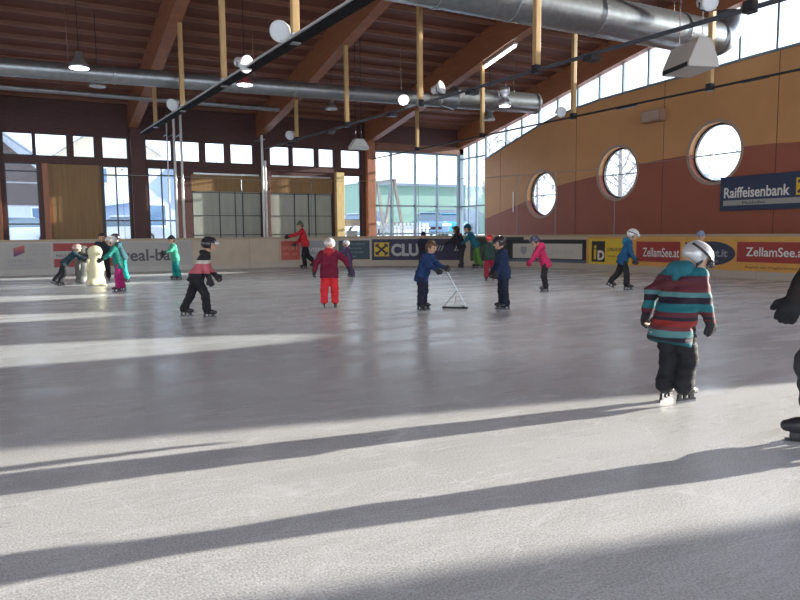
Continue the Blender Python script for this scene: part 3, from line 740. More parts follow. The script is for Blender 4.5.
def tapered_duct():
    o = empty('air_duct', (1.5, 20.35, 5.68)); tag(o, 'grey spiral air duct with a wider open end, running across the back of the hall', 'air duct', 'spiral air ducts')
    o.rotation_euler = (0, -.02, 0)
    def pipe(name, x0, x1, R0, R1, zc):
        V = []; F = []; n = 28; nx = int((x1-x0)/.1)
        for i in range(nx+1):
            t = i/nx; rr = (R0+(R1-R0)*t)*(1+(.022 if i % 2 else 0))
            for k in range(n): a = 2*PI*k/n; V.append((x0-1.5+(x1-x0)*t, rr*math.cos(a), zc+rr*math.sin(a)))
        for i in range(nx):
            for k in range(n): F.append((i*n+k, (i+1)*n+k, (i+1)*n+(k+1) % n, i*n+(k+1) % n))
        F.append(tuple(nx*n+k for k in range(n)))
        return mesh_obj(name, V, F, M_duct, o, smooth=True)
    pipe('duct_pipe', -14, 12.7, .22, .23, 0); pipe('reducer', 12.7, 13.3, .23, .36, .07); pipe('duct_pipe', 13.3, 16.9, .36, .36, .13)
    Rm = Matrix.Rotation(PI/2, 3, 'Y')
    for xc, R, zc in ((-8, .235, 0), (-3, .235, 0), (2.3, .235, 0), (7.4, .24, 0), (13.3, .375, .13), (15.0, .375, .13), (16.88, .375, .13)):
        MB().lathe([(R, -.05), (R*1.03, -.04), (R*1.03, .04), (R, .05)], 28, (xc-1.5, 0, zc), Rm).build('collar', M_duct, o)
    for x in (-9, -3.5, 1.2, 6.2, 11.2, 15.9):
        MB().tube([(x-1.5, 0, .2), (x-1.5, 0, zbs(20.35)+DK-5.68-(x-1.5)*.02)], .012, 6).build('hanger', M_steel, o)
tapered_duct()
duct(13.6, 6.93, .50, -14, 17.9, 'large shining spiral air duct crossing above the middle of the ice', elbow=True, collars=(1.5, 6.0, 8.4, 10.5, 13.2, 16.4))
o = duct(25.2, 6.05, .085, -14, 8.6, 'thin light pipe running behind the rear air duct')
for x in (-9, -3.8, 1.3, 6.2):
    m = MB().tube([(x-(-14+8.6)/2, 0, .08), (x-(-14+8.6)/2, 0, zbs(25.2)+DK-6.05)], .012, 6).build('hanger', M_steel, o)

# ------------------------------------------------------------------ lamps
def floodlight(x, y, z, aim, label, r=.2, lit=False):
    r *= .8
    o = empty('floodlight', (x, y, z)); tag(o, label, 'floodlight', 'round floodlights on the rails')
    d = Vector(aim).normalized(); R = d.to_track_quat('Z', 'Y').to_matrix()
    c = Vector((0, 0, .16))
    MB().lathe([(.05, -.22), (.09, -.2), (.1, -.08), (r, .03), (r+.015, .05), (r+.015, .065), (r-.01, .065)], 22, c, R).build('reflector', M_white, o, smooth=True)
    MB().lathe([(r-.015, .055), (r-.015, .07)], 22, c, R).build('lens', M_lamp if lit else M_lens, o)
    s = R @ Vector((1, 0, 0))
    MB().tube([(0, 0, 0), (0, 0, .03), s*(r+.03)+Vector((0, 0, .06)), s*(r+.03)+c], .012, 6).tube([(0, 0, .03), -s*(r+.03)+Vector((0, 0, .06)), -s*(r+.03)+c], .012, 6).build('bracket', M_black, o)
    return o
floodlight(3.80, 10.95, rz_(0, 10.95)+.02, (-.5, -.6, -.35), 'round white floodlight beside the sunlit post on the cable tray', .2)
floodlight(3.80, 13.1, rz_(0, 13.1)-.12, (.4, -.8, -.3), 'round floodlight behind the cable tray, second from the camera', .19)
floodlight(3.83, 20.4, rz_(0, 20.4)+.05, (-.6, -.6, -.4), 'small round floodlight near the far end of the cable tray', .2)
floodlight(8.8, 24.6, rz_(1, 24.6)+.05, (-.6, -.6, -.4), 'small round floodlight at the far end of the middle rail', .2)
floodlight(8.8, 15.9, rz_(1, 15.9)+.05, (-.3, -.8, -.4), 'bright round floodlight on the middle rail in front of the rear duct', .17, lit=True)
floodlight(8.8, 14.1, rz_(1, 14.1)+.05, (.4, -.7, .2), 'round floodlight turned up on the middle rail above the duct end', .18)
floodlight(13.9, 15.6, rz_(2, 15.6)+.03, (-.3, -.8, -.2), 'round floodlight on the thin rail at the clerestory', .17)
floodlight(8.75, 6.75, rz_(1, 6.55)+.05, (-.4, -.8, -.3), 'left floodlight of the pair at the near end of the middle rail', .13)
floodlight(8.75, 5.8, rz_(1, 6.1)+.05, (.3, -.8, -.3), 'right floodlight of the pair at the near end of the middle rail', .13)
# pendants
def pendant(x, y, z, top_, label, lit, r=.24, name='pendant_lamp', col=None):
    o = empty(name, (x, y, z)); tag(o, label, 'ceiling lamp', 'pendant ceiling lamps')
    MB().lathe([(r, 0), (r+.01, .02), (r*.85, .10), (r*.5, .22), (.1, .27), (.1, .38), (.05, .4)], 24).build('lamp_shade', col or M_galv, o, smooth=True)
    MB().lathe([(r-.02, -.01), (r-.02, .015)], 24).build('diffuser', M_lamp if lit else M_lens, o)
    MB().tube([(0, 0, .38), (0, 0, top_-z)], .012, 6).build('cord', M_black, o)
    if lit:
        ld = bpy.data.lights.new('lamp_light', 'SPOT'); ld.energy = 120; ld.spot_size = rad(130); ld.shadow_soft_size = .2
        lo = bpy.data.objects.new('lamp_light', ld); C.objects.link(lo); lo.parent = o; lo.location = (0, 0, -.05)
    return o
dz = lambda y: zbs(y)+DK
pendant(1.34, 18.9, 5.48, dz(18.9), 'glowing pendant lamp over the left of the ice, in front of the rear duct', True)
pendant(5.42, 18.7, 5.42, dz(18.7), 'glowing pendant lamp just right of the cable tray', True, .22, col=mat('maroon_shade', (.22, .06, .06), .4))
pendant(2.0, 21.7, 5.62, dz(21.7), 'unlit pendant lamp showing under the rear duct, on the left', False, .22)
pendant(9.15, 21.5, 5.5, dz(21.6), 'unlit pendant lamp showing under the rear duct, near the middle', False, .2)
pendant(15.2, 20.9, 5.58-.1, dz(20.9), 'unlit pendant lamp showing under the open end of the rear duct', False, .2)
# lamp hanging below middle rail
o = pendant(8.9, 11.7, 3.98, rz_(1, 11.7)-.03, 'bright pendant lamp hanging below the middle rail near the orange wall', True, .13)
# speaker horn
o = empty('hanging_speaker', (9.9, 21.0, 4.33)); tag(o, 'white trapezoid speaker hanging at the orange-brown column', 'speaker')
MB().prism([(-.32, -.17), (.32, -.17), (.32, -.08), (.15, .17), (-.15, .17), (-.32, -.08)], lambda u, v: (u, -.14, v), lambda u, v: (u, .14, v)).build('housing', mat('speaker_grey', (.6, .62, .58), .5), o, bevel=.01)
MB().box(-.26, .26, -.155, -.14, -.14, -.07).build('grille', M_galv, o)
MB().tube([(-.1, 0, .17), (-.1, 0, zbs(21)+DK-4.33)], .012, 6).tube([(.1, 0, .17), (.1, 0, zbs(21)+DK-4.33)], .012, 6).build('suspension_wire', M_black, o)
# tube lamp
o = empty('tube_lamp', (14.1, 18.9, zbs(18.9)-.08)); tag(o, 'lit fluorescent tube lamp under the roof beam by the clerestory', 'tube lamp')
s_ = (zbs(19.8)-zbs(18.0))/1.8
MB().bar((0, -.95, -.95*s_+.03), (0, .95, .95*s_+.03), .14, .07).build('housing', M_white, o)
MB().tube([(0, -.9, -.9*s_-.035), (0, .9, .9*s_-.035)], .035, 12).build('tube', M_lamp, o, smooth=True)
# air heater box
o = empty('air_heater', (12.5, 10.05, 4.98), rad(72)); tag(o, 'pale boxy air heater with a sloping hood hanging beneath the large duct', 'air heater')
MB().prism([(-.34, -.28), (.34, -.28), (.34, -.16), (.14, .30), (-.14, .30), (-.34, -.16)], lambda u, v: (-.5, u, v), lambda u, v: (.5, u, v)).build('housing', mat('heater_cream', (.60, .57, .52), .45), o, bevel=.015)
MB().box(-.44, .44, .341, .352, -.27, -.18).build('air_slot', M_black, o)
m = MB()
for k in range(5): m.box(-.4, .4, -.352, -.342, -.26+k*.02, -.252+k*.02)
m.build('louvre', M_black, o)
for sx in (-.4, .4): MB().tube([(sx, 0, .3), (sx, 0, zbs(10.2)+DK-4.98)], .012, 6).build('hanger', M_steel, o)
# wall speaker
o = empty('wall_speaker', (XW-.16, 16.62, 5.25)); tag(o, 'small brown loudspeaker box high on the orange wall above the round windows', 'speaker')
MB().box(-.16, .155, -.42, .42, -.2, .2).build('housing', mat('speaker_brown', (.36, .22, .15), .6), o, bevel=.02)
MB().box(-.168, -.16, -.36, .36, -.16, .16).build('grille', mat('speaker_mesh', (.45, .33, .27), .6), o)
# bank sign on the orange wall
o = empty('bank_sign', (XW-.05, 12.3, 2.47)); tag(o, 'long dark blue bank sign with white lettering on the orange wall', 'sign')
MB().box(-.03, .045, -2.1, 1.72, -.52, .52).build('sign_board', INK('ink_bank_blue', (.03, .045, .10)), o, bevel=.006)
def wall_words(s, y0, z0, size, m_, width, bold=0, dx=-.034):
    vs_, fs = text_geo(s, size, width, bold, .003)
    return MB().add([(dx-v[2], y0-v[0], z0+v[1]) for v in vs_], fs).build('lettering', m_, o)
wall_words('Raiffeisenbank', 1.58, -.12, .44, W_, 2.08, .008)
MB().box(-.036, -.03, -1.7, 1.60, -.36, -.20).build('stripe', INK('ink_bar_grey', (.38, .37, .36)), o)
wall_words('Maishofen', .95, -.33, .12, K, .72, 0, -.039)
q = MB().box(-.038, -.03, -1.15, -.68, -.14, .34).build('emblem_field', YL, o)
m = MB(); m.bar((-.042, -.74, -.07), (-.042, -1.09, .27), .008, .07, (0, 1, 0)).bar((-.042, -1.09, -.07), (-.042, -.74, .27), .008, .07, (0, 1, 0)).build('emblem', K, o)
# plain pale upright strip on the wall near the corner
o = MB().box(XW-.03, XW-.002, 24.40, 24.47, 2.25, 3.15).build('pale_strip', mat('strip_pale', (.85, .83, .78), .3)); tag(o, 'short white upright strip on the orange wall near the glazed corner', 'light strip')

# ------------------------------------------------------------------ outside
M_plaster = mat('house_plaster', (.62, .64, .66), .8, noise=.06); M_plaster2 = mat('house_plaster_warm', (.62, .53, .40), .8, noise=.06)
M_darkwood = mat('house_dark_wood', (.12, .09, .08), .8, noise=.2, nscale=8); M_winb = mat('house_window_glass', (.12, .2, .3), .1)
M_green = mat('green_cladding', (.19, .30, .23), .6, noise=.08, stretch=(8, 1, .2)); M_barn = mat('barn_grey', (.16, .19, .22), .8)
GZ = .95
def house(x, y, w, d, hw, hr, rz, wall, label, gwood=True, wins=(), z0=GZ):
    o = empty('house', (x, y, z0), rz); tag(o, label, 'house', 'houses outside')
    a = w/2
    m = MB().box(-a, a, 0, d, -1.2, hw); m.prism([(-a, hw), (a, hw), (0, hr)], lambda u, v: (u, .02, v), lambda u, v: (u, d-.02, v)); m.build('wall', wall, o)
    if gwood: MB().prism([(-a*.7, hw+.1), (a*.7, hw+.1), (0, hr-.35)], lambda u, v: (u, -.06, v), lambda u, v: (u, .0, v)).box(-a, a, -.06, 0, hw-1.3, hw).build('timber_cladding', M_darkwood, o)
    rs = MB()
    for s in (-1, 1):
        ov = .7; dx, dz_ = a, hr-hw; L = math.hypot(dx, dz_)
        ex, ez = s*(a+ov*dx/L), hw-ov*dz_/L
        rs.add([(0, -.8, hr+.05), (ex, -.8, ez+.05), (ex, d+.8, ez+.05), (0, d+.8, hr+.05), (0, -.8, hr+.4), (ex, -.8, ez+.4), (ex, d+.8, ez+.4), (0, d+.8, hr+.4)], [(0, 3, 2, 1), (4, 5, 6, 7), (0, 1, 5, 4), (1, 2, 6, 5), (2, 3, 7, 6), (3, 0, 4, 7)])
    rs.build('snowy_roof', M_snow, o)
    for (u, v) in wins:
        f = MB().box(u-.55, u+.55, -.12, 0, v, v+1.3).build('window', M_white, o); MB().box(u-.47, u+.47, -.135, -.12, v+.08, v+1.22).build('pane', M_winb, f)
    return o
house(-1.6, 47, 9, 9, 3.6, 6.9, rad(4), M_plaster, 'white gabled house with dark timber upper floor and snowy roof, seen in the leftmost window', True, ((-2.4, .9), (0, .9), (2.4, .9)))
house(6.2, 60, 8.6, 10, 6.6, 9.6, rad(-6), M_plaster2, 'warm beige house with rows of windows beyond the ochre door', False, ((-2.8, 4.6), (-.8, 4.6), (1.2, 4.6), (3.2, 4.6), (-2.8, 2.4), (-.8, 2.4), (1.2, 2.4), (3.2, 2.4)))
house(7.4, 41, 4.4, 7, 2.6, 4.6, rad(10), mat('house_blue', (.38, .46, .60), .8), 'pale blue gabled shed right of the dark red column', False, ((-.9, .9),))
house(20, 82, 12, 9, 5, 8.6, rad(-5), M_plaster, 'white house far behind the roller doors', True, ((-3, 1.4), (0, 1.4), (3, 1.4)))
# green hall
o = empty('green_hall', (32, 50, GZ)); tag(o, 'long pale green hall with a snowy roof behind the parked cars', 'building')
MB().box(-8.5, 6, 0, 14, -1.2, 4.45).build('wall', M_green, o); MB().box(-8.8, 6.2, -.6, 14.5, 4.45, 4.85).build('snowy_roof', M_snow, o)
MB().box(-8.8, 6.2, -.62, -.5, 4.3, 4.5).build('gutter', M_barn, o)
MB().box(-1.2, 3.2, -.15, 0, -.5, 2.4).build('hall_gate', M_barn, o); MB().box(-8.3, -6.2, -.12, 0, -.5, 2.2).build('hall_gate', M_barn, o)
MB().box(-5.6, -1.5, -.1, 0, -.5, 1.0).build('base_wall', M_snow, o)
o = empty('barn', (46, 66, GZ), rad(-12)); tag(o, 'dark weathered barn at the right end of the green hall', 'building')
MB().box(-5.5, 6, 0, 9, -1.2, 3.0).build('wall', M_barn, o); MB().prism([(-6.2, 3.0), (6.7, 3.0), (.2, 5.2)], lambda u, v: (u, -.5, v), lambda u, v: (u, 9.5, v)).build('snowy_roof', M_snow, o)
o = empty('fence', (17.0, 31.6, .75)); tag(o, 'low white picket fence outside the glazed corner', 'fence')
m = MB()
for k in range(17): m.box(-1.9+k*.235, -1.78+k*.235, -.015, .015, .0, 1.15)
m.build('picket', M_white, o); MB().box(-2, 2.1, .015, .05, .25, .33).box(-2, 2.1, .015, .05, .85, .93).build('rail', M_white, o)
o = empty('timber_frame', (17.6, 32.9, .8)); tag(o, 'A-shaped pale timber swing frame outside behind the fence', 'frame')
for a, b_ in (((-.85, -.2, 0), (-.1, 0, 3.45)), ((.55, -.2, 0), (0, 0, 3.45)), ((-.85, 2.2, 0), (-.1, 2, 3.45)), ((.55, 2.2, 0), (0, 2, 3.45))): MB().bar(a, b_, .14, .14).build('leg', mat('weathered_wood', (.30, .26, .22), .8), o)
MB().bar((-.05, -.2, 3.42), (-.05, 2.3, 3.42), .14, .16).build('crossbar', mat('weathered_wood', (.30, .26, .22), .8), o)
MB().bar((-.62, -.16, 1.1), (.38, -.16, 1.1), .06, .12).build('brace', mat('weathered_wood', (.30, .26, .22), .8), o)
# cars
def car(x, y, z, rz, col, label, estate=False):
    o = empty('car', (x, y, z), rz); tag(o, label, 'car', 'parked cars outside')
    w = .86; m_ = mat('car_paint_'+label.split()[0], col, .25, metal=.3)
    bp_ = [(-2.1, .32), (-2.12, .62), (-1.95, .84), (-1.0, .95), (1.7 if not estate else 2.0, .98), (2.08, .9), (2.12, .4), (1.95, .26), (-1.95, .26)]
    MB().prism(bp_, lambda u, v: (u, -w, v), lambda u, v: (u, w, v)).build('body', m_, o, bevel=.06)
    cb = [(-1.05, .93), (-.35, 1.42), (.9, 1.46), (1.55 if not estate else 1.95, .96)]
    V = []
    for (u, v) in cb: 
        k = .86 if v < 1.2 else .66
        V += [(u, -k*1.0, v), (u, k*1.0, v)]
    MB().add(V, [(0, 2, 3, 1), (2, 4, 5, 3), (4, 6, 7, 5), (0, 6, 4, 2), (1, 3, 5, 7), (0, 1, 7, 6)]).build('cabin', mat('car_glass', (.10, .14, .18), .08, spec=.9), o, bevel=.03)
    MB().box(-.4, .92, -.66, .66, 1.42, 1.49).build('car_roof', m_, o, bevel=.03)
    Rx = Matrix.Rotation(PI/2, 3, 'X')
    for u in (-1.35, 1.35):
        for s in (-1, 1):
            k = MB().lathe([(.22, -.1), (.31, -.1), (.33, -.06), (.33, .06), (.31, .1), (.22, .1)], 20, (u, s*.82, .32), Rx).build('wheel', M_black, o, smooth=True)
            MB().lathe([(.02, -.105), (.2, -.105), (.2, .105), (.02, .105)], 12, (u, s*.82, .32), Rx).build('hub_cap', M_galv, k)
    for s in (-.62, .62):
        MB().box(-2.13, -2.05, s-.18, s+.18, .62, .78).build('headlamp', M_lens, o, bevel=.01)
        MB().box(2.06, 2.13, s-.16, s+.16, .66, .82).build('tail_lamp', RD2, o)
    MB().box(-2.14, -2.1, -.4, .4, .42, .58).build('grille', M_black, o)
    return o
car(22.3, 37.0, 1.15, rad(68), (.22, .34, .48), 'steel-blue hatchback parked outside the glazed corner')
car(25.6, 40.0, 1.2, rad(75), (.06, .42, .50), 'turquoise car parked at the far side of the glazed corner', True)
car(19.2, 41.0, 1.2, rad(20), (.62, .64, .68), 'silver car parked before the green hall, left of the blue one')
car(-.6, 41.5, .9, rad(8), (.50, .54, .60), 'pale car parked outside the leftmost tall window', True)
car(4.1, 37.5, .88, rad(-4), (.72, .74, .78), 'white car parked outside the tall window right of the ochre door')
# bare trees outside the round windows
M_bark = mat('bark', (.24, .23, .22), .9, bump=.4, bscale=12)
def tree(x, y, hgt, seed, label):
    o = empty('bare_tree', (x, y, -.1)); tag(o, label, 'tree', 'bare trees outside the orange wall')
    rnd = random.Random(seed); tr = MB(); br = MB(); tw = MB()
    tr.tube([(0, 0, 0), (.05, .03, hgt*.4), (-.03, .05, hgt*.95)], [.16, .11, .02], 8)
    for k in range(26):
        z = hgt*(.22+.72*k/26); a = rnd.uniform(0, 2*PI); L = (hgt-z)*.42+.5
        p0 = Vector((0, 0, z)); d = Vector((math.cos(a), math.sin(a), rnd.uniform(.35, .8)))
        p1 = p0+d*L*.5+Vector((0, 0, .1)); p2 = p0+d*L+Vector((0, 0, .3)); br.tube([p0, p1, p2], [.045, .025, .01], 5)
        for q in range(11):
            t = rnd.uniform(.25, 1); ps = p0.lerp(p2, t); dd = (d+Vector((rnd.uniform(-1, 1), rnd.uniform(-1, 1), rnd.uniform(-.2, .9)))).normalized()*rnd.uniform(.4, 1.1)
            tw.tube([ps, ps+dd*.5+Vector((0, 0, .05)), ps+dd], [.014, .009, .005], 3)
    tr.build('trunk', M_bark, o); br.build('branch', M_bark, o); tw.build('twig', M_bark, o)
k = 0
for (x, y, hh) in ((31, 42.5, 9), (38.5, 46, 10), (31, 29.5, 9), (37, 33, 10), (33, 36.5, 8), (43, 37.5, 10), (44, 30.5, 11), (28, 35.5, 8), (45, 43, 11)):
    tree(x, y, hh, k+3, ['bare leafless tree outside the round window nearest the corner', 'bare leafless tree farther behind the small round window', 'bare leafless tree outside the round window by the bank sign',
        'bare leafless tree outside the middle round window', 'slim bare tree between the two nearer round windows', 'tall bare tree far behind the middle round window', 'tallest bare tree far behind the round window by the bank sign',
        'low bare tree close outside the glazed corner', 'tall bare tree at the end of the row behind the corner'][k]); k += 1
house(60, 46, 12, 9, 4, 7, rad(-60), M_plaster, 'white house with a snowy roof behind the bare trees', False, ((-3, 1.4), (0, 1.4), (3, 1.4)), z0=0)
# roadside sign seen through the round window
o = empty('street_sign', (30, 22.6, -.1), rad(35)); tag(o, 'pale roadside board with dark lettering outside the round window by the bank sign', 'sign')
MB().box(-1.6, 1.6, -.04, .04, 4.7, 5.35).build('sign_board', M_white, o)
for sx in (-1.2, 1.2): MB().tube([(sx, .06, 0), (sx, .06, 5.2)], .05, 8).build('post', M_galv, o)
vs_, fs = text_geo('Montage Service', .34, 2.9, .004, .004)
MB().add([(v[0]-1.45, -.046-v[2], 4.9+v[1]) for v in vs_], fs).build('lettering', GR, o)

# ------------------------------------------------------------------ people
def surfnet(f, lo, hi, h):
    lo = np.array(lo, float)-2*h; hi = np.array(hi, float)+2*h
    n = np.ceil((hi-lo)/h).astype(int)+1
    ax = [lo[i]+h*np.arange(n[i]) for i in range(3)]
    P = np.stack(np.meshgrid(*ax, indexing='ij'), -1)
    V = f(P.reshape(-1, 3)).reshape(n); S = V < 0
    nc = n-1; acc = np.zeros((*nc, 3)); cnt = np.zeros(nc)
    for a in range(3):
        b_, c_ = [i for i in range(3) if i != a]
        for ob in (0, 1):
            for oc in (0, 1):
                s0 = [slice(0, -1)]*3; s1 = [slice(0, -1)]*3
                s0[b_] = slice(ob, n[b_]-1+ob); s0[c_] = slice(oc, n[c_]-1+oc)
                s1[b_] = s0[b_]; s1[c_] = s0[c_]; s0[a] = slice(0, n[a]-1); s1[a] = slice(1, n[a])
                v0 = V[tuple(s0)]; v1 = V[tuple(s1)]; cr = (v0 < 0) != (v1 < 0)
                t = np.where(cr, v0/np.where(cr, v0-v1, 1), 0)
                p = np.zeros((*nc, 3)); p[..., a] = t; p[..., b_] = ob; p[..., c_] = oc
                acc += p*cr[..., None]; cnt += cr
    act = cnt > 0; idx = -np.ones(nc, int); idx[act] = np.arange(act.sum())
    ci = np.argwhere(act); verts = lo+(ci+acc[act]/cnt[act][:, None])*h
    faces = []
    for a in range(3):
        b_, c_ = (a+1) % 3, (a+2) % 3
        s0 = [slice(1, -1)]*3; s1 = [slice(1, -1)]*3
        s0[a] = slice(0, n[a]-1); s1[a] = slice(1, n[a])
        A = S[tuple(s0)]; B = S[tuple(s1)]
        for flag in (True, False):
            q = np.argwhere((A != B) & (A == flag))
            if len(q) == 0: continue
            q[:, b_] += 1; q[:, c_] += 1
            def cell(db, dc):
                w = q.copy(); w[:, b_] += db; w[:, c_] += dc; return idx[w[:, 0], w[:, 1], w[:, 2]]
            qs = [cell(-1, -1), cell(0, -1), cell(0, 0), cell(-1, 0)]
            if not flag: qs = qs[::-1]
            faces.append(np.stack(qs, 1))
    return verts, np.concatenate(faces)
def cap(a, b_, ra, rb=None):
    a = np.array(a, float); b_ = np.array(b_, float); rb = ra if rb is None else rb
    ab = b_-a; L = max(ab@ab, 1e-9)
    def f(P):
        t = np.clip((P-a)@ab/L, 0, 1); return np.linalg.norm(P-a-t[:, None]*ab, axis=1)-(ra+(rb-ra)*t)
    f.lo = np.minimum(a-ra, b_-rb); f.hi = np.maximum(a+ra, b_+rb); return f
def ell(c, r, R=None):
    c = np.array(c, float); r = np.array(r, float); R = np.eye(3) if R is None else R
    def f(P):
        q = (P-c)@R/r; k = np.linalg.norm(q, axis=1); return (k-1)*r.min()*np.minimum(1.0, 1/np.maximum(k, .3)**0)
    m = r.max(); f.lo = c-m; f.hi = c+m; return f
def smin(a, b_, k):
    h = np.clip(.5+.5*(b_-a)/k, 0, 1); return b_*(1-h)+a*h-k*h*(1-h)
def union(fs, k=.03):
    def f(P):
        v = fs[0](P)
        for g in fs[1:]: v = smin(v, g(P), k)
        return v
    f.lo = np.min([g.lo for g in fs], 0); f.hi = np.max([g.hi for g in fs], 0); return f
def wrinkle(f, amp, fr=26, seed=0):
    r = np.random.RandomState(seed); D = r.randn(5, 3); D /= np.linalg.norm(D, axis=1)[:, None]; D[:, 2] *= 1.6; ph = r.rand(5)*6
    def g(P):
        v = f(P); w = 0
        for i in range(5): w = w+np.sin(P@D[i]*fr*(1+.35*i)+ph[i]+1.5*np.sin(P@D[(i+1) % 5]*fr*.5))
        return v+w*amp/3
    g.lo, g.hi = f.lo-amp, f.hi+amp; return g
def clip(f, g):      # f minus g
    def h(P): return np.maximum(f(P), -g(P))
    h.lo, h.hi = f.lo, f.hi; return h
def sdf_obj(name, f, vox, m, parent, label=None):
    v, fc = surfnet(f, f.lo, f.hi, vox)
    me = bpy.data.meshes.new(name); me.vertices.add(len(v)); me.vertices.foreach_set('co', v.astype(np.float32).ravel())
    me.loops.add(len(fc)*4); me.loops.foreach_set('vertex_index', fc.astype(np.int32).ravel())
    me.polygons.add(len(fc)); me.polygons.foreach_set('loop_start', np.arange(0, len(fc)*4, 4, dtype=np.int32)); me.polygons.foreach_set('loop_total', np.full(len(fc), 4, np.int32))
    me.polygons.foreach_set('use_smooth', [True]*len(fc)); me.update(calc_edges=True); me.validate()
    o = bpy.data.objects.new(name, me); C.objects.link(o); me.materials.append(m); o.parent = parent
    if label: o['label'] = label
    return o
def cloth(name, c, rough=.75):
    return mat('cloth_'+name, c, rough, noise=.12, nscale=14, bump=.25, bscale=160, spec=.25)
def banded(name, bands, rough=.7):   # bands: [(height, colour)] from the hem up, the thing's own stripes
    m = bpy.data.materials.new(name); m.use_nodes = True; nt = m.node_tree; N = nt.nodes; L = nt.links; b = N['Principled BSDF']
    b.inputs['Roughness'].default_value = rough; b.inputs['Specular IOR Level'].default_value = .25
    tc = N.new('ShaderNodeTexCoord'); sp = N.new('ShaderNodeSeparateXYZ'); mr = N.new('ShaderNodeMapRange'); mr.inputs[2].default_value = 1.6
    cr = N.new('ShaderNodeValToRGB'); cr.color_ramp.interpolation = 'CONSTANT'
    no = N.new('ShaderNodeTexNoise'); no.inputs['Scale'].default_value = 9; ma = N.new('ShaderNodeMath'); ma.operation = 'MULTIPLY_ADD'; ma.inputs[1].default_value = .012
    L.new(tc.outputs['Object'], sp.inputs[0]); L.new(tc.outputs['Object'], no.inputs['Vector']); L.new(no.outputs[0], ma.inputs[0]); L.new(sp.outputs['Z'], ma.inputs[2])
    L.new(ma.outputs[0], mr.inputs[0]); L.new(mr.outputs[0], cr.inputs[0]); L.new(cr.outputs[0], b.inputs['Base Color'])
    el = cr.color_ramp.elements
    el[0].position = 0; el[0].color = (*bands[0][1], 1); el[1].position = min(.999, bands[1][0]/1.6); el[1].color = (*bands[1][1], 1)
    for z, c in bands[2:]: e_ = el.new(z/1.6); e_.color = (*c, 1)
    return m
SKIN = mat('skin', (.62, .36, .25), .5, noise=.05); HAIR = {'dark': mat('hair_dark', (.035, .02, .015), .5), 'brown': mat('hair_brown', (.12, .06, .03), .5)}
EYE = mat('eye', (.03, .02, .02), .2); LIP = mat('lip', (.42, .16, .13), .5)
BOOT = mat('skate_boot_black', (.03, .03, .035), .35); BOOTW = mat('skate_boot_grey', (.35, .36, .38), .35)

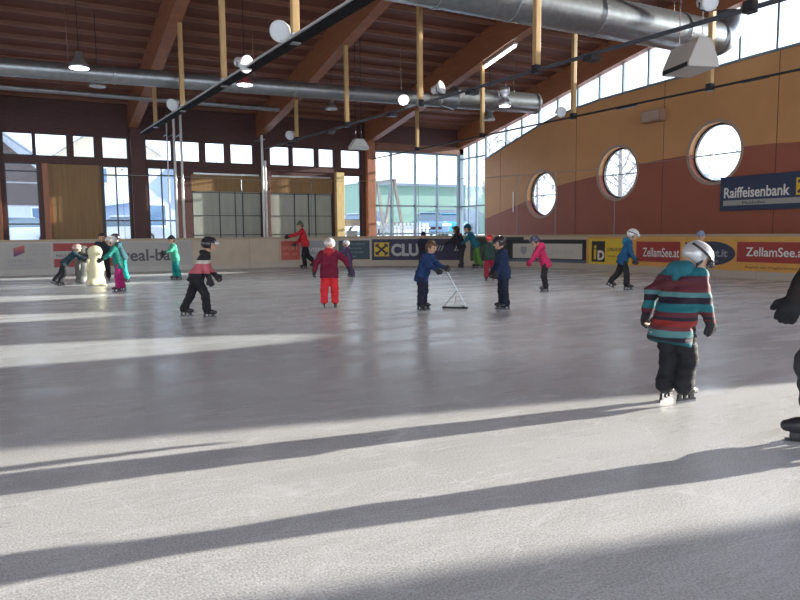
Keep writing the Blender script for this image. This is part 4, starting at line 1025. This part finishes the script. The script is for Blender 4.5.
def person(label, pos, face, h, lean=8, legs=((8, 4, 14), (-6, 4, 12)), arms=((15, 12, 20), (15, 12, 20)), head=(10, 0), jacket=None, trousers=None,
           gear=('helmet', (.7, .7, .7)), gloves=(.04, .04, .045), adult=False, vox=None, twist=0, long_jacket=0.0, goggles=None, hood=None, extra=None, boot=None, side=0, fat=1.0, lift=0.0):
    """face: compass direction, 0 = +Y (towards the back wall), 90 = +X; legs/arms: right then left, (pitch forward, outwards, bend)"""
    root = empty('person', (pos[0], pos[1], 0), -rad(face)); tag(root, label, 'person')
    vox = vox or h*.0115
    hl, kn, hip_w = (.49, .25, .055) if adult else (.46, .235, .06)
    th_, sh_ = hl-kn, kn-.055
    tor = .31 if adult else .315
    shw = .112 if adult else .108
    ua, fa = (.165, .15) if adult else (.155, .135)
    hr = .066 if adult else .078
    R = lambda v: np.array(v, float)*h
    rot = lambda p, o=0: np.array([math.sin(rad(o)), math.sin(rad(p))*math.cos(rad(o)), -math.cos(rad(p))*math.cos(rad(o))])
    ln = rad(lean); sd = rad(side)
    up = np.array([math.sin(sd), math.sin(ln)*math.cos(sd), math.cos(ln)*math.cos(sd)])
    tw = rad(twist); rx = np.array([math.cos(tw), -math.sin(tw), 0.0])
    fwd = np.cross(up, rx); fwd /= np.linalg.norm(fwd)      # points forward (+Y)
    pel = np.zeros(3)
    J = {}
    for k, s in ((0, 1), (1, -1)):
        p, o_, kb = legs[k]
        hip = np.array([s*hip_w, 0, -.01]); knee = hip+rot(p, s*o_)*th_; ank = knee+rot(p-kb, s*o_*.5)*sh_
        J['hip', k], J['knee', k], J['ank', k] = hip, knee, ank
    neck = pel+up*tor
    for k, s in ((0, 1), (1, -1)):
        p, o_, eb = arms[k]
        sh = neck-up*.02+rx*s*shw
        el = sh+rot(p, s*o_)*ua; d2 = rot(p+eb, s*o_*.35); wr = el+d2*fa; hd = wr+d2*.045
        J['sh', k], J['el', k], J['wr', k], J['hd', k] = sh, el, wr, hd
        J['fd', k] = d2
    hp, hy = rad(head[0]), rad(head[1])
    Rz = np.array([[math.cos(-hy), -math.sin(-hy), 0], [math.sin(-hy), math.cos(-hy), 0], [0, 0, 1]])
    Rx = np.array([[1, 0, 0], [0, math.cos(-hp), -math.sin(-hp)], [0, math.sin(-hp), math.cos(-hp)]])
    HR = Rz@Rx
    hc = neck+up*.055+HR@np.array([0, .012, hr*.95])
    sole = .115 if not adult else .10
    zmin = min(J['ank', k][2] for k in (0, 1))
    off = np.array([0, 0, -zmin+sole-.0])
    for k in J:
        if k[0] != 'fd': J[k] = J[k]+off
    neck = neck+off; hc = hc+off; pel = pel+off
    j = lambda n, k: J[n, k]*h
    hh = lambda x, y, z: hc*h+HR@np.array([x, y, z])*hr*h       # head space -> local
    g = fat
    # --- body
    fs = [ell(hc*h, R([hr*.80, hr*.98, hr*1.08]), HR), cap(hh(0, .25, -.55), hh(0, .62, -.78), hr*.50*h, hr*.28*h),
          cap(hh(0, .92, -.02), hh(0, 1.12, -.22), hr*.09*h, hr*.13*h), cap(hh(-.82, 0, -.1), hh(-.86, -.05, -.25), hr*.14*h), cap(hh(.82, 0, -.1), hh(.86, -.05, -.25), hr*.14*h),
          cap(hh(0, -.05, -.6), neck*h-up*.01*h, .034*h, .036*h)]
    fs += [cap(neck*h-up*.03*h-rx*.06*h, neck*h-up*.03*h+rx*.06*h, .045*h), cap(neck*h-up*.06*h, pel*h+up*.03*h, .062*h, .06*h), cap(pel*h-rx*.04*h, pel*h+rx*.04*h, .058*h)]
    for k in (0, 1):
        fs += [cap(j('sh', k), j('el', k), .027*h, .022*h), cap(j('el', k), j('wr', k), .022*h, .016*h), cap(j('hip', k), j('knee', k), .046*h, .033*h), cap(j('knee', k), j('ank', k), .032*h, .022*h),
               cap(j('ank', k)-R([0, .01, .02]), j('ank', k)+R([0, .05, -.035]), .022*h, .018*h)]
    bodyf = union(fs, .018*h)
    def hands(scale, k, r):      # palm, four fingers, thumb
        d = J['fd', k]/np.linalg.norm(J['fd', k]); s = 1 if k == 0 else -1
        sd_ = np.cross(d, np.array([s*1.0, 0, 0])); nrm = np.linalg.norm(sd_); sd_ = sd_/nrm if nrm > .1 else np.array([0, 1., 0])
        pn = np.cross(sd_, d)*1.0; pn = pn/np.linalg.norm(pn)*(1 if np.dot(np.cross(sd_, d), [-s, 0, 0]) > 0 else -1)
        w = j('wr', k); L = .095*h*scale
        out = [cap(w, w+d*L*.28, r*.9*L, r*1.0*L), cap(w+d*L*.3-sd_*L*.14, w+d*L*.5-sd_*L*.16, r*.85*L, r*.75*L), cap(w+d*L*.3+sd_*L*.14, w+d*L*.5+sd_*L*.16, r*.85*L, r*.75*L)]
        fing = []
        for q, (u, ln_) in enumerate(((-.24, .34), (-.08, .43), (.08, .46), (.24, .40))):
            a = w+d*L*.52+sd_*u*L; b1 = a+(d*.9+pn*.35)*ln_*L*.55; c1 = b1+(d*.55+pn*.8)*ln_*L*.5
            fing.append(union([cap(a, b1, r*.46*L, r*.42*L), cap(b1, c1, r*.42*L, r*.36*L)], .004*h))
        a = w+d*L*.16+sd_*.2*L; b1 = a+(sd_*.85+d*.7+pn*.25)*L*.26; c1 = b1+(d*.9+pn*.4+sd_*.2)*L*.24
        fing.append(union([cap(a, b1, r*.55*L, r*.45*L), cap(b1, c1, r*.45*L, r*.4*L)], .004*h))
        palm = union(out, .01*h)
        def f(P):
            v = palm(P)
            for g_ in fing: v = smin(v, g_(P), .0035*h)
            return v
        f.lo = np.min([g_.lo for g_ in fing+[palm]], 0); f.hi = np.max([g_.hi for g_ in fing+[palm]], 0); return f
    hands_ = [hands(.95, k, .20) for k in (0, 1)]
    full = union([bodyf]+hands_, .006*h)
    sockets = union([ell(hh(-.34, .92, .06), R([hr*.17]*3)), ell(hh(.34, .92, .06), R([hr*.17]*3)), cap(hh(-.2, 1.0, -.48), hh(.2, 1.0, -.48), hr*.06*h)], .002)
    body = sdf_obj('body', clip(full, sockets), vox, SKIN, root)
    m = MB()
    for s in (-1, 1):
        e_ = MB(); c = hh(s*.33, .80, .05); r_ = hr*.14*h
        e_.lathe([(r_*math.sin(PI*q/8)+1e-5, -r_*math.cos(PI*q/8)) for q in range(9)], 10, c).build('eye', EYE, root, smooth=True)
    # --- trousers
    tf = [cap(pel*h-rx*.045*h, pel*h+rx*.045*h, .072*h*g), cap(pel*h+up*.06*h, pel*h, .07*h*g, .078*h*g)]
    for k in (0, 1):
        tf += [cap(j('hip', k), j('knee', k), .064*h*g, .052*h*g), cap(j('knee', k), j('ank', k)+R([0, 0, -.008]), .050*h*g, .050*h*g)]
    t_ = sdf_obj('trousers', wrinkle(union(tf, .022*h), .006*h, 26/h*1.2, 1), vox, trousers, root)
    # --- jacket
    hem = -.035-long_jacket
    jf = [cap(neck*h-up*.035*h-rx*.07*h, neck*h-up*.035*h+rx*.07*h, .060*h*g), cap(neck*h-up*.07*h-rx*.045*h, pel*h+up*.02*h-rx*.04*h, .075*h*g, .08*h*g), cap(neck*h-up*.07*h+rx*.045*h, pel*h+up*.02*h+rx*.04*h, .075*h*g, .08*h*g),
          cap(pel*h+up*.03*h-rx*.045*h, pel*h+up*hem*h-rx*.05*h, .078*h*g, .080*h*g), cap(pel*h+up*.03*h+rx*.045*h, pel*h+up*hem*h+rx*.05*h, .078*h*g, .080*h*g), cap(neck*h-up*.03*h, neck*h+up*.026*h, .050*h, .043*h),
          cap(pel*h+up*.05*h, pel*h+up*hem*h, .092*h*g, .096*h*g)]
    for k in (0, 1):
        jf += [cap(j('sh', k), j('el', k), .045*h*g, .039*h*g), cap(j('el', k), j('wr', k), .038*h*g, .032*h)]
    if hood is not None or gear[0] == 'helmet':
        jf += [cap(neck*h-fwd*.055*h-rx*.035*h+up*.005*h, neck*h-fwd*.055*h+rx*.035*h+up*.005*h, .032*h)]
    uj = union(jf, .024*h)
    hemp = pel*h+up*(hem-.02)*h; cutv = up.copy()
    wj = wrinkle(uj, .006*h, 24/h*1.2, 2)
    def jcut(P):
        v = wj(P); pl_ = -((P-hemp)@cutv); arm = np.full(len(P), 1e9)
        for k in (0, 1):
            arm = np.minimum(arm, cap(j('el', k), j('wr', k), .045*h, .04*h)(P)); arm = np.minimum(arm, cap(j('sh', k), j('el', k), .05*h, .045*h)(P))
        return np.where(arm < 0, v, np.maximum(v, pl_))
    jcut.lo, jcut.hi = wj.lo, wj.hi
    jo = sdf_obj('jacket', jcut, vox, jacket, root)
    if hood is not None:
        hf = union([cap(neck*h-fwd*.045*h-rx*.035*h+up*.022*h, neck*h-fwd*.045*h+rx*.035*h+up*.022*h, .044*h), cap(neck*h-fwd*.065*h-rx*.04*h+up*.0*h, neck*h-fwd*.065*h+rx*.04*h, .045*h), cap(neck*h-fwd*.07*h, neck*h-fwd*.085*h-up*.05*h, .045*h, .026*h), cap(neck*h-rx*.06*h+up*.01*h, neck*h-fwd*.06*h, .03*h), cap(neck*h+rx*.06*h+up*.01*h, neck*h-fwd*.06*h, .03*h)], .02*h)
        sdf_obj('hood', wrinkle(hf, .004*h, 30/h, 4), vox, cloth(*hood), root)
    # --- gloves
    gm = mat('glove_%d' % int(sum(gloves)*1000), gloves, .85, bump=.2, bscale=120, spec=.2)
    for k in (0, 1):
        gf = union([hands(1.12, k, .25), cap(j('wr', k)-J['fd', k]*.02*h, j('wr', k)+J['fd', k]*.012*h, .034*h, .029*h)], .008*h)
        sdf_obj('glove', gf, vox*.62, gm, root)
    # --- skates
    bm_ = boot or BOOT
    for k in (0, 1):
        p, o_, kb = legs[k]
        tp = (p-kb)*.0
        if J['ank', k][2] > sole+.012: tp = max(-40, min(35, (p-kb)*.6))   # a lifted foot follows its shin
        a = j('ank', k); cy, sy = math.cos(rad(tp)), math.sin(rad(tp))
        yo = rad(8)*(1 if k == 0 else -1)
        F3 = lambda x, y, z: a+np.array([math.cos(yo)*x+math.sin(yo)*y*cy, -math.sin(yo)*x+(y*cy-z*sy), y*sy+z*cy])*h
        sf = union([cap(F3(0, -.008, .012), F3(0, -.01, -.01), .030*h, .031*h), cap(F3(0, -.02, -.03), F3(0, .06, -.037), .030*h, .027*h), cap(F3(0, .05, -.037), F3(0, .095, -.042), .027*h, .022*h)], .016*h)
        so = sdf_obj('skate', sf, vox*.8, bm_, root)
        m = MB(); sl_ = (sole-.02)
        top_ = -.062; botz = -sole
        def bx(y0, y1, z0, z1, w):
            q = [F3(x, y, z) for x in (-w, w) for y, z in ((y0, z0), (y1, z0), (y1, z1), (y0, z1))]
            m.add(q, [(0, 1, 2, 3), (4, 7, 6, 5), (0, 4, 5, 1), (1, 5, 6, 2), (2, 6, 7, 3), (3, 7, 4, 0)])
        for (ya, yb) in ((-.045, -.02), (.005, .022), (.05, .085)): bx(ya, yb, -.095, top_+.006, .008)
        bx(-.05, .1, -.098, -.088, .008)
        m.build('blade_holder', BOOT, so)
        m = MB(); bx(-.055, .108, botz, -.096, .0022); m.build('blade', mat('blade_steel', (.22, .22, .24), .5, metal=.6), so)
    # --- headgear
    kind, gc = gear[0], gear[1]
    if kind == 'helmet':
        gl = mat('helmet_%d' % int(gc[0]*1e3+gc[1]*1e2+gc[2]*10), gc, .22, spec=.7, metal=.25 if gc[0] > .3 else 0)
        sh1 = ell(hh(0, -.05, .16), R([hr*1.10, hr*1.32, hr*1.14]), HR)
        def cutf(P):
            q = (P-hc*h)@HR/(hr*h)
            facebox = np.minimum(q[:, 1]-.22, .34-q[:, 2])           # face opening
            neckbox = -.62-q[:, 2]
            return np.maximum(np.maximum(sh1(P), facebox*hr*h), neckbox*hr*h)
        cutf.lo, cutf.hi = sh1.lo, sh1.hi
        he = sdf_obj('helmet', cutf, vox*.75, gl, root)
        for x in (-.38, 0, .38):
            MB().tube([hh(x, -.85, .90-abs(x)*.3), hh(x, -.45, 1.17-abs(x)*.35), hh(x, .1, 1.25-abs(x)*.35), hh(x, .45, 1.19-abs(x)*.35)], [hr*.02*h, hr*.07*h, hr*.07*h, hr*.02*h], 6).build('vent', BOOT, he, smooth=True)
        # ear pads and chin strap
        ef = union([cap(hh(.86, .08, -.15), hh(.8, .12, -.55), hr*.2*h, hr*.14*h), cap(hh(.78, .15, -.55), hh(.1, .5, -1.02), hr*.07*h), cap(hh(-.86, .08, -.15), hh(-.8, .12, -.55), hr*.2*h, hr*.14*h), cap(hh(-.78, .15, -.55), hh(-.1, .5, -1.02), hr*.07*h)], .004)
        sdf_obj('chin_strap', ef, vox*.7, BOOT, he)
        if goggles:
            pts = [hh(1.16*math.sin(t), -.08+1.36*math.cos(t), .38) for t in np.linspace(-2.6, 2.6, 25)]
            MB().tube(pts, hr*.10*h, 8).build('goggle_strap', BOOT, he, smooth=True)
            pts = [hh(.95*math.sin(t), -.02+1.28*math.cos(t), .30) for t in np.linspace(-.95, .95, 11)]
            MB().tube(pts, hr*.26*h, 10).build('goggles', mat('goggle_lens_'+goggles, dict(dark=(.03, .03, .04), white=(.75, .78, .8))[goggles], .1, spec=.9), he, smooth=True)
    elif kind == 'beanie':
        gl = cloth('hat_%d' % int(gc[0]*1e3+gc[1]*1e2+gc[2]*10), gc)
        sh1 = union([ell(hh(0, -.04, .28), R([hr*.98, hr*1.14, hr*1.0]), HR), ell(hh(0, -.15, 1.0), R([hr*.5, hr*.5, hr*.4]), HR)], .03*h)
        def cutb(P):
            q = (P-hc*h)@HR/(hr*h); pl_ = (.18+.18*q[:, 1]-q[:, 2])*hr*h; return np.maximum(sh1(P), pl_)
        cutb.lo, cutb.hi = sh1.lo, sh1.hi
        be = sdf_obj('hat', wrinkle(cutb, .002*h, 60/h, 3), vox*.8, gl, root)
        pts = [hh(.93*math.sin(t), -.04+1.09*math.cos(t), .24+.18*math.cos(t)) for t in np.linspace(0, 2*PI, 25)]
        MB().tube(pts, hr*.13*h, 8, cap=False).build('hat_brim', gl, be, smooth=True)
        if len(gear) > 2 and gear[2] == 'pompom': sdf_obj('pompom', wrinkle(ell(hh(0, -.2, 1.45), R([hr*.3]*3)), .004*h, 90/h, 5), vox*.6, gl, be)
        hf = union([ell(hh(0, -.35, -.1), R([hr*.9, hr*.8, hr*.85]), HR)], .01)
        sdf_obj('hair', hf, vox, HAIR['brown'], root)
    else:
        hf = union([ell(hh(0, -.14, .22), R([hr*.96, hr*1.08, hr*1.0]), HR), ell(hh(0, -.45, -.45), R([hr*.8, hr*.55, hr*.8]), HR)], .02*h)
        def cuth(P):
            q = (P-hc*h)@HR/(hr*h); fb = np.minimum(q[:, 1]-.35, .42-q[:, 2]); return np.maximum(hf(P), fb*hr*h)
        cuth.lo, cuth.hi = hf.lo, hf.hi
        sdf_obj('hair', wrinkle(cuth, .003*h, 80/h, 6), vox*.8, HAIR[gc], root)
    root['_j'] = 0; del root['_j']
    return root, J, h

blk = cloth('black', (.022, .022, .026)); blk2 = cloth('charcoal', (.05, .05, .06))
# foreground child in the striped jacket
T1, T2, DKb, RDb, RO = (.02, .16, .19), (.10, .26, .27), (.025, .02, .035), (.12, .03, .04), (.27, .035, .028)
stripes = banded('striped_jacket', [(0, (.015, .14, .17)), (.51, DKb), (.545, T2), (.60, (.16, .04, .05)), (.63, RO), (.675, DKb), (.70, RDb), (.735, T1), (.80, DKb), (.85, T2), (.885, RDb), (.97, (.10, .03, .05)), (1.01, T1)])
p18, J18, h18 = person('child in teal and red striped jacket and silver helmet skating away in front', (4.385, 3.60), 86, 1.25, lean=19, legs=((20, 0, 34), (12, -2, 27)), arms=((2, 10, 22), (-24, 36, 22)),
       head=(44, 30), jacket=stripes, trousers=blk, gear=('helmet', (.62, .64, .64)), vox=.0085, hood=('hood_teal', (.03, .17, .22)), goggles='dark', fat=1.14, long_jacket=.085)
# label patch on the back hem and trouser piping
MB().box(-.10, -.04, -.150, -.140, .55, .575).build('patch', mat('patch_grey', (.35, .36, .40), .5), p18)
M_ref = mat('piping_silver', (.6, .6, .62), .35)
# adult at the right edge
def adultp():
    return person('adult in dark clothes at the right picture edge, arm and leg showing', (4.455, 2.45), -30, 1.74, lean=1, legs=((-26, 5, 6), (14, 3, 22)), arms=((-20, 14, 20), (20, 6, 2)),
       head=(14, 0), jacket=cloth('adult_black', (.025, .02, .02)), trousers=cloth('adult_grey', (.05, .05, .055)), gear=('beanie', (.05, .05, .07)), adult=True, vox=.014, gloves=(.022, .022, .026))
adultp()
RT = 118.5; LF = -61.5; AW = 28.5; TO = 208.5     # facing right, left, away from and towards the photographer
person('child in black cap and pink-banded black jacket bending forward as it skates right', (2.38, 11.32), 103, 1.31, lean=24, legs=((26, 3, 20), (-20, 3, 8)), arms=((-2, 8, 20), (10, 10, 30)), head=(6, 0),
       jacket=banded('pink_band_jacket', [(0, (.02, .02, .025)), (.70, (.02, .02, .025)), (.74, (.55, .14, .17)), (.90, (.62, .58, .52)), (.955, (.02, .02, .025)), (1.5, (.02, .02, .025))]), trousers=blk, gear=('helmet', (.03, .03, .04)), goggles='white', fat=1.04, long_jacket=.02)
person('child in crimson jacket and bright red trousers with both arms held out', (4.80, 11.52), AW-2, 1.21, lean=8, fat=1.14, legs=((5, 4, 8), (2, 4, 6)), arms=((8, 58, 4), (-4, 34, 4)), head=(24, 12),
       jacket=cloth('crimson', (.19, .015, .045)), trousers=cloth('bright_red', (.75, .035, .05)), gear=('helmet', (.72, .66, .62)), hood=('hood_red', (.5, .04, .06)), long_jacket=.02)
person('adult in red jacket and green hat with one arm stretched out to the left', (9.66, 25.6), -70, 1.78, lean=12, legs=((-12, 3, 30), (8, 3, 14)), arms=((10, 10, 40), (64, 16, 10)), head=(10, 0),
       jacket=cloth('red', (.62, .03, .045)), trousers=blk, gear=('beanie', (.12, .15, .09), 'pompom'), adult=True)
person('small child in dark purple snowsuit and white helmet reaching forward to the left', (8.85, 19.55), -64, 1.10, lean=14, legs=((6, 4, 26), (-8, 4, 14)), arms=((50, 12, 10), (56, 14, 6)), head=(0, 0),
       jacket=cloth('purple', (.10, .06, .14)), trousers=cloth('purple', (.10, .06, .14)), gear=('helmet', (.74, .74, .76)))
person('child in blue jacket with brown hair gripping the triangular steel frame', (6.05, 10.30), 150, 1.18, lean=20, legs=((8, 5, 14), (0, 5, 8)), arms=((34, 6, 30), (36, 4, 34)), head=(18, 0),
       jacket=cloth('royal_blue', (.018, .05, .15)), trousers=cloth('navy_trousers', (.02, .022, .045)), gear=('hair', 'brown'), long_jacket=.05)
person('child in navy beanie far behind the blue jacket child, in front of the CLUB advert', (13.5, 22.9), TO-10, 1.32, lean=8, legs=((4, 4, 8), (0, 4, 6)), arms=((18, 10, 30), (14, 10, 30)), head=(12, 0),
       jacket=cloth('dark_navy', (.03, .03, .06)), trousers=blk2, gear=('beanie', (.02, .03, .09)))
person('child in teal jacket and green trousers bending to the left at the boards', (14.85, 21.2), -48, 1.66, lean=30, legs=((10, 5, 20), (-10, 6, 12)), arms=((36, 12, 20), (30, 14, 24)), head=(10, 0),
       jacket=cloth('deep_teal', (.02, .14, .20)), trousers=cloth('leaf_green', (.12, .26, .06)), gear=('beanie', (.02, .10, .14)))
pr, Jr, hr_ = person('dark haired child with a red scarf leaning on the boards beside the green trousers', (14.7, 22.0), -20, 1.58, lean=22, legs=((14, 4, 10), (-6, 4, 10)), arms=((34, 12, 30), (34, 14, 30)), head=(12, 0),
       jacket=cloth('night_blue', (.03, .035, .05)), trousers=blk2, gear=('hair', 'dark'))
nk = (Jr['sh', 0]+Jr['sh', 1])/2*hr_
MB().tube([nk+np.array([.085*math.cos(t), .085*math.sin(t)+.01, .045+.012*math.sin(t)]) for t in np.linspace(0, 2*PI, 17)], .042, 8, cap=False).tube([nk+np.array([.02, .10, .03]), nk+np.array([.03, .19, -.10]), nk+np.array([.03, .20, -.22])], [.045, .04, .03], 8).build('scarf', cloth('scarf_red', (.50, .03, .07)), pr, smooth=True)
person('child in red helmet and red trousers half hidden behind the navy jacket child', (11.30, 15.5), AW, 1.22, lean=8, legs=((6, 4, 12), (-4, 4, 8)), arms=((14, 12, 20), (14, 12, 20)), head=(8, 0),
       jacket=cloth('bottle_green', (.03, .06, .05)), trousers=cloth('wine_red', (.32, .02, .05)), gear=('helmet', (.75, .06, .06)))
person('child in dark blue jacket and black helmet standing and facing left', (7.25, 9.54), -66, 1.22, lean=6, legs=((4, 3, 10), (0, 4, 8)), arms=((14, 4, 14), (10, 6, 16)), head=(14, 0),
       jacket=cloth('navy_blue', (.018, .035, .085)), trousers=cloth('navy_trousers', (.02, .022, .045)), gear=('helmet', (.035, .03, .035)), goggles='dark', fat=1.06, long_jacket=.03)
person('child in bright pink jacket and dark helmet looking down, skating left', (10.23, 11.92), -58, 1.25, lean=22, legs=((2, 7, 14), (10, 7, 22)), arms=((26, 8, 8), (30, 8, 8)), head=(38, 0),
       jacket=cloth('hot_pink', (.55, .03, .12)), trousers=blk, gear=('helmet', (.05, .05, .09)), gloves=(.35, .03, .09), hood=('hood_pink', (.62, .03, .14)), long_jacket=.03)
person('child in blue jacket and white helmet striding right before the yellow advert', (12.05, 11.35), 136, 1.36, lean=18, legs=((16, 4, 14), (-16, 4, 26)), arms=((12, 10, 14), (4, 10, 30)), head=(22, 0),
       jacket=cloth('azure', (.015, .085, .19)), trousers=blk, gear=('helmet', (.72, .72, .70)), goggles='white', hood=('hood_blue', (.02, .18, .30)), long_jacket=.035)
person('child in dark clothes and pale blue hat partly behind the silver helmet', (14.2, 10.95), TO+25, 1.26, lean=6, legs=((4, 4, 8), (0, 4, 8)), arms=((14, 12, 30), (10, 12, 30)), head=(8, 0),
       jacket=cloth('plum_black', (.05, .03, .045)), trousers=cloth('olive_black', (.04, .045, .04)), gear=('beanie', (.22, .30, .46)))
# the group at the cream skating aid
person('child in dark clothes crouching low and pushing against the cream figure', (.85, 20.9), 92, 1.24, lean=46, legs=((-2, 4, 34), (-22, 5, 22)), arms=((58, 8, 14), (50, 8, 20)), head=(-6, 0),
       jacket=cloth('teal_black', (.03, .06, .08)), trousers=cloth('black_leggings', (.03, .03, .035)), gear=('helmet', (.62, .40, .36)))
person('dark haired child in black jacket leaning over the cream figure from behind', (1.95, 22.1), TO-20, 1.40, lean=22, legs=((6, 4, 10), (0, 4, 8)), arms=((30, 10, 30), (34, 10, 30)), head=(10, 0),
       jacket=cloth('ink', (.025, .035, .05)), trousers=blk, gear=('hair', 'dark'))
person('child in dark helmet and turquoise trousers beside the cream figure', (2.40, 21.2), -84, 1.36, lean=18, legs=((6, 3, 12), (-4, 3, 10)), arms=((34, 8, 20), (30, 8, 20)), head=(14, 0),
       jacket=cloth('petrol', (.03, .10, .12)), trousers=cloth('turquoise', (.02, .38, .34)), gear=('helmet', (.05, .04, .05)), goggles='dark')
person('child in green-teal jacket, magenta trousers and white helmet facing the cream figure', (1.90, 17.75), -84, 1.29, lean=14, legs=((-6, 4, 6), (8, 4, 10)), arms=((-24, 14, 10), (38, 12, 20)), head=(10, 0),
       jacket=cloth('emerald', (.02, .22, .18)), trousers=cloth('magenta', (.48, .03, .20)), gear=('helmet', (.78, .77, .74)), long_jacket=.04)
person('child in mint green jacket and teal trousers skating left before the real-bau advert', (3.90, 21.4), -92, 1.27, lean=8, legs=((6, 5, 10), (-4, 5, 10)), arms=((30, 10, 30), (38, 12, 40)), head=(8, 0),
       jacket=cloth('mint', (.07, .40, .27)), trousers=cloth('teal_trousers', (.01, .26, .26)), gear=('beanie', (.04, .04, .05)), long_jacket=.03)

# skating aids
cream = mat('cream_plastic', (.74, .70, .46), .4, noise=.04)
def aid(x, y, rz, m_, label, s=1.0):
    o = empty('skating_aid', (x, y, 0), rz); tag(o, label, 'skating aid')
    f = union([ell((0, 0, .40), (.22, .20, .42)), cap((-.12, 0, .10), (.12, 0, .10), .15), ell((0, .02, .92), (.19, .18, .18)), cap((0, 0, .5), (0, .01, .85), .17, .13), cap((0, .14, .9), (0, .25, .87), .06, .03)], .05)
    def base(P): return np.maximum(f(P), .035-P[:, 2])
    base.lo, base.hi = f.lo, f.hi
    sdf_obj('body', base, .018, m_, o)
    for s_ in (-1, 1):
        sdf_obj('flipper', union([cap((s_*.19, 0, .70), (s_*.25, .03, .42), .05, .03)], .01), .014, m_, o)
        MB().bar((s_*.13, -.26, .02), (s_*.13, .26, .02), .04, .04).build('runner', M_white, o, bevel=.01)
    MB().tube([(-.18, -.05, .80), (-.2, -.24, .84), (.2, -.24, .84), (.18, -.05, .80)], .018, 10).build('handle', BOOT, o, smooth=True)
    return o
aid(1.58, 20.35, rad(-150), cream, 'cream plastic standing figure used as a skating aid')
aid(1.32, 21.3, rad(-120), mat('grey_plastic', (.13, .13, .12), .5), 'dull grey skating aid behind the crouching child, beside the cream one')
# triangular frame
o = empty('pusher_frame', (6.62, 10.12, 0), -rad(118.5-90)); tag(o, 'thin triangular steel frame on the ice held by the blue jacket child', 'skating frame')
MB().tube([(-.22, .05, .025), (.22, -.05, .025)], .02, 8).build('base_bar', M_black, o)
MB().tube([(-.16, .26, .02), (-.22, .05, .03)], .012, 8).build('runner', M_black, o)
MB().tube([(.16, .22, .02), (.22, -.05, .03)], .012, 8).build('runner', M_black, o)
MB().tube([(-.14, .04, .68), (.20, -.04, .03)], .011, 8).build('push_pole', M_galv, o)
MB().tube([(-.20, .05, .03), (.04, .0, .34)], .008, 8).build('brace', M_galv, o)
MB().tube([(-.02, .02, .03), (.04, .0, .34)], .008, 8).build('brace', M_galv, o)
MB().tube([(-.14, -.1, .69), (-.14, .2, .69)], .016, 8).build('handle', M_black, o)
